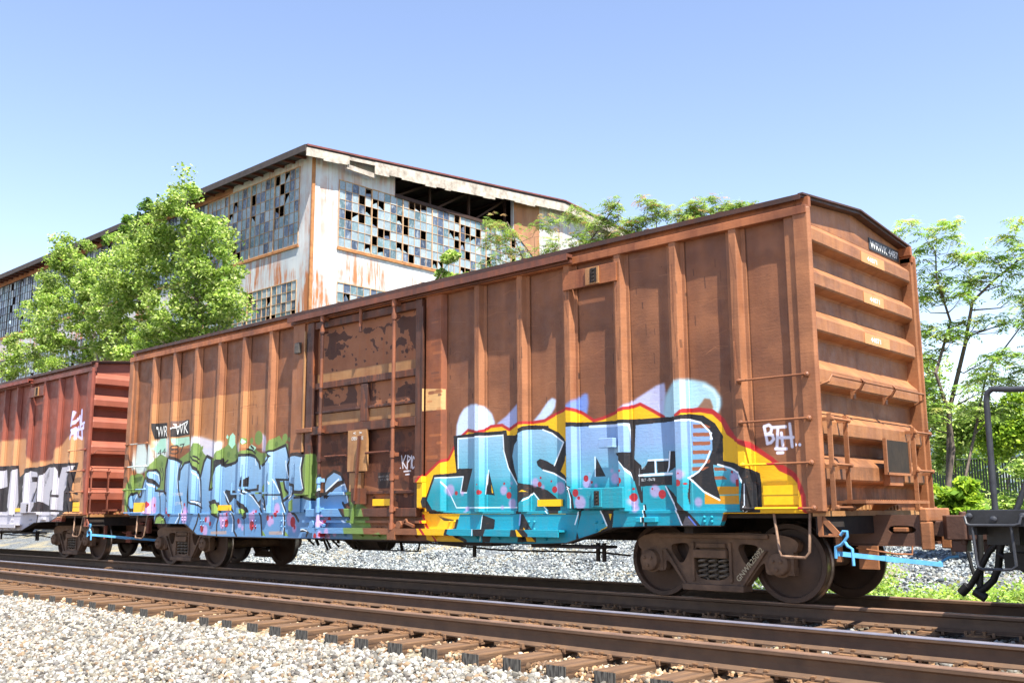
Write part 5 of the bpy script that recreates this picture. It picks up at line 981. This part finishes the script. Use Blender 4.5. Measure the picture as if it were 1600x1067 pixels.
# weeds beside the far rail
rg3 = np.random.default_rng(5); k = 520; cx = rg3.uniform(-7, 4.5, k); cy = 2.2+3.6*rg3.random(k); keep = rg3.random(k) < np.clip((cx+5)/4, .12, 1)*(1-.45*np.exp(-((cx+1.3)/.5)**2)); cx, cy = cx[keep], cy[keep]; hh = rg3.uniform(.06, .3, len(cx))*(1+1.3*((cx > -3.6)&(cx < -1.7))+.6*(cx > -.3))
cc = np.stack([cx, cy, H(cx, cy)+hh*.7], 1); Vv, Fv, Cv = leaves(cc, np.stack([hh*.9, hh*.9, hh*.8], 1), 42000, .06, np.concatenate([lime, green, yel2]), rg3, .6)
o = npmesh('weeds', Vv, Fv, leafm, Cv); tag(o, 'yellow-green weeds growing beside the far rail', 'weeds', kind='stuff')
n = 26000; gx_ = rg3.uniform(-8, 5, n); gy_ = 1.7+2.8*rg3.random(n)**1.2; p0 = np.stack([gx_, gy_, H(gx_, gy_)-.01], 1); th = rg3.uniform(0, 6.28, n); wv = np.stack([np.cos(th), np.sin(th), 0*th], 1)*.004; tip = p0+np.stack([rg3.normal(0, .03, n), rg3.normal(0, .03, n), rg3.uniform(.03, .13, n)], 1)
V = np.stack([p0-wv, p0+wv, tip], 1).reshape(-1, 3); o = npmesh('grass', V, np.arange(n*3).reshape(-1, 3), leafm, np.repeat(L3([(186, 176, 120), (150, 160, 80), (170, 182, 84)])[rg3.integers(0, 3, n)], 3, 0)); tag(o, 'dry grass along the edge of the track bed', 'grass', kind='stuff')
# ------------------------------------------------------------------ fence, warehouse, hills
fr = empty('slatted_fence', (0, 26, .7)); tag(fr, 'dark chain-link fence with vertical slats behind the shrubs', 'fence'); fm = simple('dark_green_slats', C8(40, 52, 46), C8(24, 32, 30), 8, .6); fp = simple('fence_post_steel', C8(110, 112, 112), C8(80, 82, 82), 8, .5, .5)
m = MB()
for x in np.arange(-24, 26, .095): m.box(x-.033, x+.033, -.006, .006, .08, 2.12)
obj('slat_panel', m, fm, fr)
m = MB().tube([(-24, 0, 2.14), (26, 0, 2.14)], .022, 6).tube([(-24, 0, .05), (26, 0, .05)], .015, 6); obj('top_rail', m, fp, fr)
for x in np.arange(-24, 26.1, 2.5): obj('fence_post', MB().tube([(x, .05, -.2), (x, .05, 2.2)], .035, 8), fp, fr)
wr = empty('warehouse', (0, 90, .5)); tag(wr, 'pale low building glimpsed through the shrubs above the fence', 'building'); wm = simple('pale_siding', C8(190, 206, 220), C8(170, 186, 204), 2, .6)
obj('wall', MB().box(-48, 20, 0, 26, -2, 7), wm, wr); obj('roof', MB().prism([(-.6, 7), (13, 9.2), (26.6, 7), (26.6, 7.25), (13, 9.5), (-.6, 7.25)], 0, -48.6, 20.6), simple('grey_roof', C8(120, 126, 132), C8(100, 106, 112), 2, .6), wr)
for x in range(-44, 18, 8): obj('loading_door', MB().box(x, x+3.5, -.06, .02, -.1, 4), simple('door_white', C8(210, 214, 216), C8(190, 196, 200), 3, .6) if x == -44 else bpy.data.materials['door_white'], wr)
hx = np.linspace(-1500, 1800, 120); hy = np.linspace(900, 1900, 30); X, Y = np.meshgrid(hx, hy); Z = -4+150*np.exp(-((Y-1400)/330)**2)*(.45+.35*np.sin(X*.0031+2.3)+.12*np.sin(X*.011)+.05*np.sin(X*.03+Y*.01))*np.clip((X+900)/700, .25, 1)
I = np.arange(X.size).reshape(X.shape); F = np.stack([I[:-1, :-1], I[:-1, 1:], I[1:, 1:], I[1:, :-1]], -1).reshape(-1, 4)
o = npmesh('hills', np.stack([X, Y, Z], -1).reshape(-1, 3), F, simple('wooded_hill', C8(92, 112, 88), C8(72, 94, 76), .05, .95)); o['kind'] = 'structure'
# ------------------------------------------------------------------ the abandoned factory
def wall_mat(name, base, base2, amt, off=0):
    t = NT(name); c = t.mix(t.ramp(t.noise((1, 1, .4), .8, 4), .35, .65), base, base2)
    geo = t.tc.outputs['Object']; sx = t.z(); run = t.math('ADD', sx[0], sx[1])
    st = t.noise((3.5, 3.5, .28), 1.2, 6, .72, 2+off); big = t.noise((.5, .5, .6), 1, 3, .6, 7+off)
    m1 = t.math('MULTIPLY', t.ramp(st, .44, .58), t.ramp(big, .38, .56)); zz = sx[2]
    band = t.ramp(zz, 13.1, 11.2, .55, 1.35); m1 = t.math('MULTIPLY', m1, band)
    c = t.mix(t.math('MINIMUM', t.math('MULTIPLY', m1, amt), .95), c, C8(176, 104, 52)); c = t.mix(t.ramp(t.noise((8, 8, .5), 2, 5, .7, 12), .6, .72, 0, .6), c, C8(120, 66, 38))
    wv = t.math('SINE', t.math('MULTIPLY', run, 2*math.pi/.076), 0); c = t.mix(t.ramp(t.math('ABSOLUTE', t.math('SUBTRACT', t.math('FRACT', t.math('DIVIDE', run, .86), 0), .5), 0), .488, .5, 0, .5), c, C8(110, 84, 66))
    return t.done(c, .75, 0., wv, .5, .02)
FX, FY = -30.25, 13.3
fw = wall_mat('corrugated_wall', C8(206, 208, 208), C8(180, 186, 190), 1.0); fw2 = wall_mat('rusted_corrugated_wall', C8(170, 128, 98), C8(140, 96, 68), 1., 5)
darkm = simple('factory_interior', C8(60, 44, 36), C8(36, 27, 24), 2, .9); darkb = simple('dark_truss_beam', C8(66, 44, 36), C8(44, 31, 27), 4, .85); beamm = simple('rusty_beam', C8(112, 62, 42), C8(78, 46, 34), 4, .85); roofm = simple('tar_roof', C8(74, 66, 64), C8(54, 48, 48), 3, .85)  # truss beams are a darker brown than the rafters
fascm = simple('peeling_fascia', C8(196, 188, 176), C8(128, 116, 106), 2.6, .9, bs=.8); frm = simple('rusty_window_bar', C8(196, 168, 136), C8(158, 116, 80), 4, .8); frd = simple('dark_window_bar', C8(86, 76, 74), C8(60, 52, 50), 4, .8)
fac = empty('factory_building', (FX, FY, 0)); tag(fac, 'abandoned corrugated factory with rusty stained walls and long bands of broken windows', 'factory')
YR_, YE_ = 30.36-FY, 2*(30.36-FY); ZE, ZR = 16.95, 18.42
def rz_(y): return ZE+(ZR-ZE)*(y/YR_ if y < YR_ else (YE_-y)/YR_)
XL = -52.
def fb(n, mb, m, **k): return obj(n, mb, m, fac, **k)
b = MB()   # end wall, facing along the track
b.prism([(0, 0), (1.45, 0), (1.45, rz_(1.45)), (0, rz_(0))], 0, -.2, 0); b.box(-.2, 0, 1.45, YE_, 0, 8.15); b.box(-.2, 0, 1.45, YE_, 11.32, 12.93)
b.prism([(1.45, 16.1), (4.8, 16.1), (4.8, rz_(4.8)), (1.45, rz_(1.45))], 0, -.2, 0); fb('end_wall', b, fw)
b = MB().prism([(15.4, 12.93), (24, 12.93), (24, rz_(24)), (YR_, rz_(YR_)), (15.4, rz_(15.4))], 0, -.2, 0); b.prism([(13.25, 16.1), (15.4, 16.1), (15.4, rz_(15.4)), (13.25, rz_(13.25))], 0, -.2, 0); b.prism([(24, 12.93), (YE_, 12.93), (YE_, rz_(YE_)), (24, rz_(24))], 0, -.2, 0); fb('end_wall', b, fw)
fb('wall_patch', MB().prism([(13.3, 16.12), (15.38, 14.6), (15.38, rz_(15.3)), (13.3, rz_(13.3))], 0, .0, .03), fw2)
b = MB(); b.box(XL, -.2, 0, .2, 0, 8.15); b.box(-.95, -.2, 0, .2, 8.15, 16.93); b.box(XL, -.95, 0, .2, 11.30, 12.93); b.box(-6.6, -.95, 0, .2, 16.62, 16.93); fb('side_wall', b, fw)
fb('side_wall', MB().box(XL, -6.6, 0, .2, 16.62, 16.93), fw2)
b = MB(); b.box(-.28, -.2, .3, YE_-.2, 0, .02); b.box(XL, -.3, YE_-.2, YE_, 0, 17); b.box(XL, XL+.2, 0, YE_, 0, 17); b.box(XL, -.3, .3, YE_, 8.1, 8.3); b.box(XL, -.3, .3, YE_, 11.6, 11.9); b.box(-12, -11.8, .3, YE_, 0, 17); fb('interior', b, darkm)
b = MB()
for y0, y1 in ((-.75, YR_), (YE_+.75, YR_)):
    za = rz_(0)-.75*(ZR-ZE)/YR_; b.prism([(y0, za), (y1, ZR), (y1, ZR+.16), (y0, za+.16)], 0, XL-.5, .55)
fb('roof', b, roofm)
b = MB()
for i in range(60): x = .3-i*.86; b.prism([(-.72, rz_(0)-.16), (0, rz_(0)-.12), (0, rz_(0)+.0), (-.72, rz_(0)-.06)], 0, x-.05, x+.05)
[fb('rafter', m, beamm) for m in islands(b)]; fb('eave_board', MB().box(XL, .5, -.80, -.75, ZE-.20, ZE+.10), roofm)
b = MB(); segs = [(-.75, 1.6, .42, .0), (3.1, 8, .55, .0), (8, 15.6, .5, -.02), (15.6, YR_, .42, 0)]; rgf = random.Random(4)
for y0, y1, hgt, o_ in segs:
    y = y0
    while y < y1-.01:
        yn = min(y1, y+rgf.uniform(.35, .9)); h_ = hgt*rgf.uniform(.84, 1.08)+(.10 if 5 < y < 11 else 0); b.prism([(y, rz_(y)-h_), (yn, rz_(yn)-h_), (yn, rz_(yn)+.02), (y, rz_(y)+.02)], 0, .50+rgf.uniform(0, .02), .56); y = yn
b.prism([(YR_, ZR-.4), (YE_, ZE-.4), (YE_, ZE), (YR_, ZR)], 0, .5, .56); b.prism([(1.6, rz_(1.6)-.16), (3.1, rz_(3.1)-.16), (3.1, rz_(3.1)), (1.6, rz_(1.6))], 0, .5, .56); b.bar((.45, 1.5, rz_(1.5)-.45), (.4, 3.2, rz_(3.2)-.62), .1, .22); fb('fascia', b, fascm)
fb('roof_edge', MB().prism([(-.75, rz_(-.75)+.0+.09), (YR_, ZR+.165), (YR_, ZR+.24), (-.75, rz_(-.75)+.17)], 0, .3, .6).prism([(YE_+.7, rz_(YE_+.7)+.09), (YR_, ZR+.165), (YR_, ZR+.24), (YE_+.7, rz_(YE_+.7)+.17)], 0, .3, .6), simple('red_roof_edge', C8(128, 72, 66), C8(90, 56, 54), 3, .8))
b = MB(); b.box(-.3, .06, 4.8, 13.3, 16.05, 16.22); 
for xx in (-.6, -6.2):
    b.box(xx-.12, xx+.12, .3, YE_-.3, 16.0, 16.2)
    for y in np.arange(2, 30, 2.8): b.bar((xx, y, 16.1), (xx, y, rz_(y)-.1), .12, .12); b.bar((xx, y, 16.1), (xx, y+2.8, rz_(y+2.8)-.1), .1, .1)
for x in (-3, -9): 
    for y in (5, 11, 18): b.box(x-.15, x+.15, y-.15, y+.15, 8, 17)
for y in np.arange(1.2, 32, 1.5): b.bar((-.3, y, rz_(y)-.12), (-11.9, y, rz_(y)-.12), .1, .12)
[fb('roof_truss', m, darkb) for m in islands(b)]
panes = L3([(126, 142, 150), (138, 152, 158), (112, 134, 140), (150, 160, 164), (72, 84, 104), (58, 70, 90), (48, 58, 76), (132, 146, 152), (96, 120, 124), (80, 102, 108)])
t = NT('dirty_pane'); a_ = t.n('ShaderNodeAttribute', attribute_name='Col'); cc_ = t.mix(t.ramp(t.noise((1, 1, .6), 5, 5, .7), .5, .7, 0, .6), a_.outputs['Color'], C8(176, 186, 194)); panem = t.done(cc_, t.ramp(t.noise((1, 1, 1), 4, 4), .35, .65, .12, .5), 0., spec=.8)
def window(end, u0, z0, nc, nr, pw, phh, rng, broken, frame):
    # u along the wall: y for the end wall, -x for the long wall
    P = (lambda u, v, d: (d, u, v)) if end else (lambda u, v, d: (-u, -d, v))
    Vs = []; cs = []; oc = int(rng.integers(0, 4))
    for i in range(nc):
        for j in range(nr):
            if rng.random() < broken*(1.8 if (i+oc) % 5 < 2 else .5): 
                if rng.random() < .6:      # a shard left in the frame
                    a, c = u0+i*pw, z0+j*phh; q = [P(a, c, -.02), P(a+pw, c, -.02), P(a+pw*rng.random(), c+phh*rng.uniform(.3, .9), -.02), P(a, c+phh*.3, -.02)]; Vs.append(q); cs.append(panes[rng.integers(0, 10)])
                continue
            a, c = u0+i*pw, z0+j*phh; e = rng.normal(0, .006, 4); Vs.append([P(a, c, -.02+e[0]), P(a+pw, c, -.02+e[1]), P(a+pw, c+phh, -.02+e[2]), P(a, c+phh, -.02+e[3])])
            r_ = rng.random(); k = rng.integers(0, 4) if r_ < .52 else rng.integers(4, 7) if r_ < .76 else rng.integers(7, 10); cs.append(panes[k]*rng.uniform(.85, 1.1))
    w_ = obj('window', MB().add([P(u0-.02, z0-.05, .0), P(u0+nc*pw+.02, z0-.05, .0), P(u0+nc*pw+.02, z0, .0), P(u0-.02, z0, .0), P(u0-.02, z0-.05, -.12), P(u0+nc*pw+.02, z0-.05, -.12), P(u0+nc*pw+.02, z0, -.12), P(u0-.02, z0, -.12)], [(0, 1, 2, 3), (7, 6, 5, 4), (0, 4, 5, 1), (3, 2, 6, 7), (0, 3, 7, 4), (1, 5, 6, 2)]), frame, fac)
    n = len(Vs); npmesh('panes', np.array(Vs, float).reshape(-1, 3), np.arange(n*4).reshape(-1, 4), panem, np.repeat(np.array(cs), 4, 0), w_)
    m = MB()
    def bb(ua, ub, za, zb, d0, d1):
        v = [P(u_, v_, d_) for d_ in (d0, d1) for u_, v_ in ((ua, za), (ub, za), (ub, zb), (ua, zb))]; m.add(v, [(0, 1, 2, 3), (7, 6, 5, 4), (0, 4, 5, 1), (3, 2, 6, 7), (0, 3, 7, 4), (1, 5, 6, 2)])
    for i in range(nc+1): wd = .05 if i in (0, nc) else .016; bb(u0+i*pw-wd/2*(i > 0), u0+i*pw+wd/2*(i < nc)+.0001, z0, z0+nr*phh, -.04, .03 if wd > .03 else .005)
    for j in range(nr+1): wd = .04 if j in (0, nr) else .018; bb(u0+.03, u0+nc*pw-.03, z0+j*phh-wd/2, z0+j*phh+wd/2, -.035, .012 if wd > .03 else .002)
    obj('window_frame', m, frame, w_)
rw = np.random.default_rng(44)
for band, (z0, nr) in enumerate(((12.96, 7), (8.18, 7))):
    u_ = 1.46; 
    for k in range(7 if band == 0 else 15):
        window(True, u_, z0, 5, nr, 1.93/5, .45 if band == 0 else .446, rw, (.19 if k < 5 else .1) if band == 0 else .07, frm); u_ += 1.93+.0
    u_ = .97
    for k in range(25): window(False, u_, z0, 5, nr, 1.98/5, (3.64 if k < 3 else 3.6)/7 if band == 0 else .446, rw, .13 if k < 3 else .07, frm if k < 4 else frd); u_ += 1.98
b = MB().box(-.04, .08, 1.4, 15.3, 12.80, 12.90).box(XL, -.9, -.08, .04, 12.80, 12.90).box(-.03, .04, -.04, .12, .2, 16.9); fb('window_sill', b, simple('rusty_flashing', C8(176, 124, 76), C8(136, 86, 52), 3, .8))
tree('shrub', 'green plant growing out of the lower factory window beside the corner pier', FY+2.6, [(532, 520), (532, 480)], [(533, 463, 9, 8), (540, 470, 8, 6), (526, 470, 6, 6)], 10, 900, .2, lime, 60, None, .03, .25, .7, .8, barkd, cat='shrub')
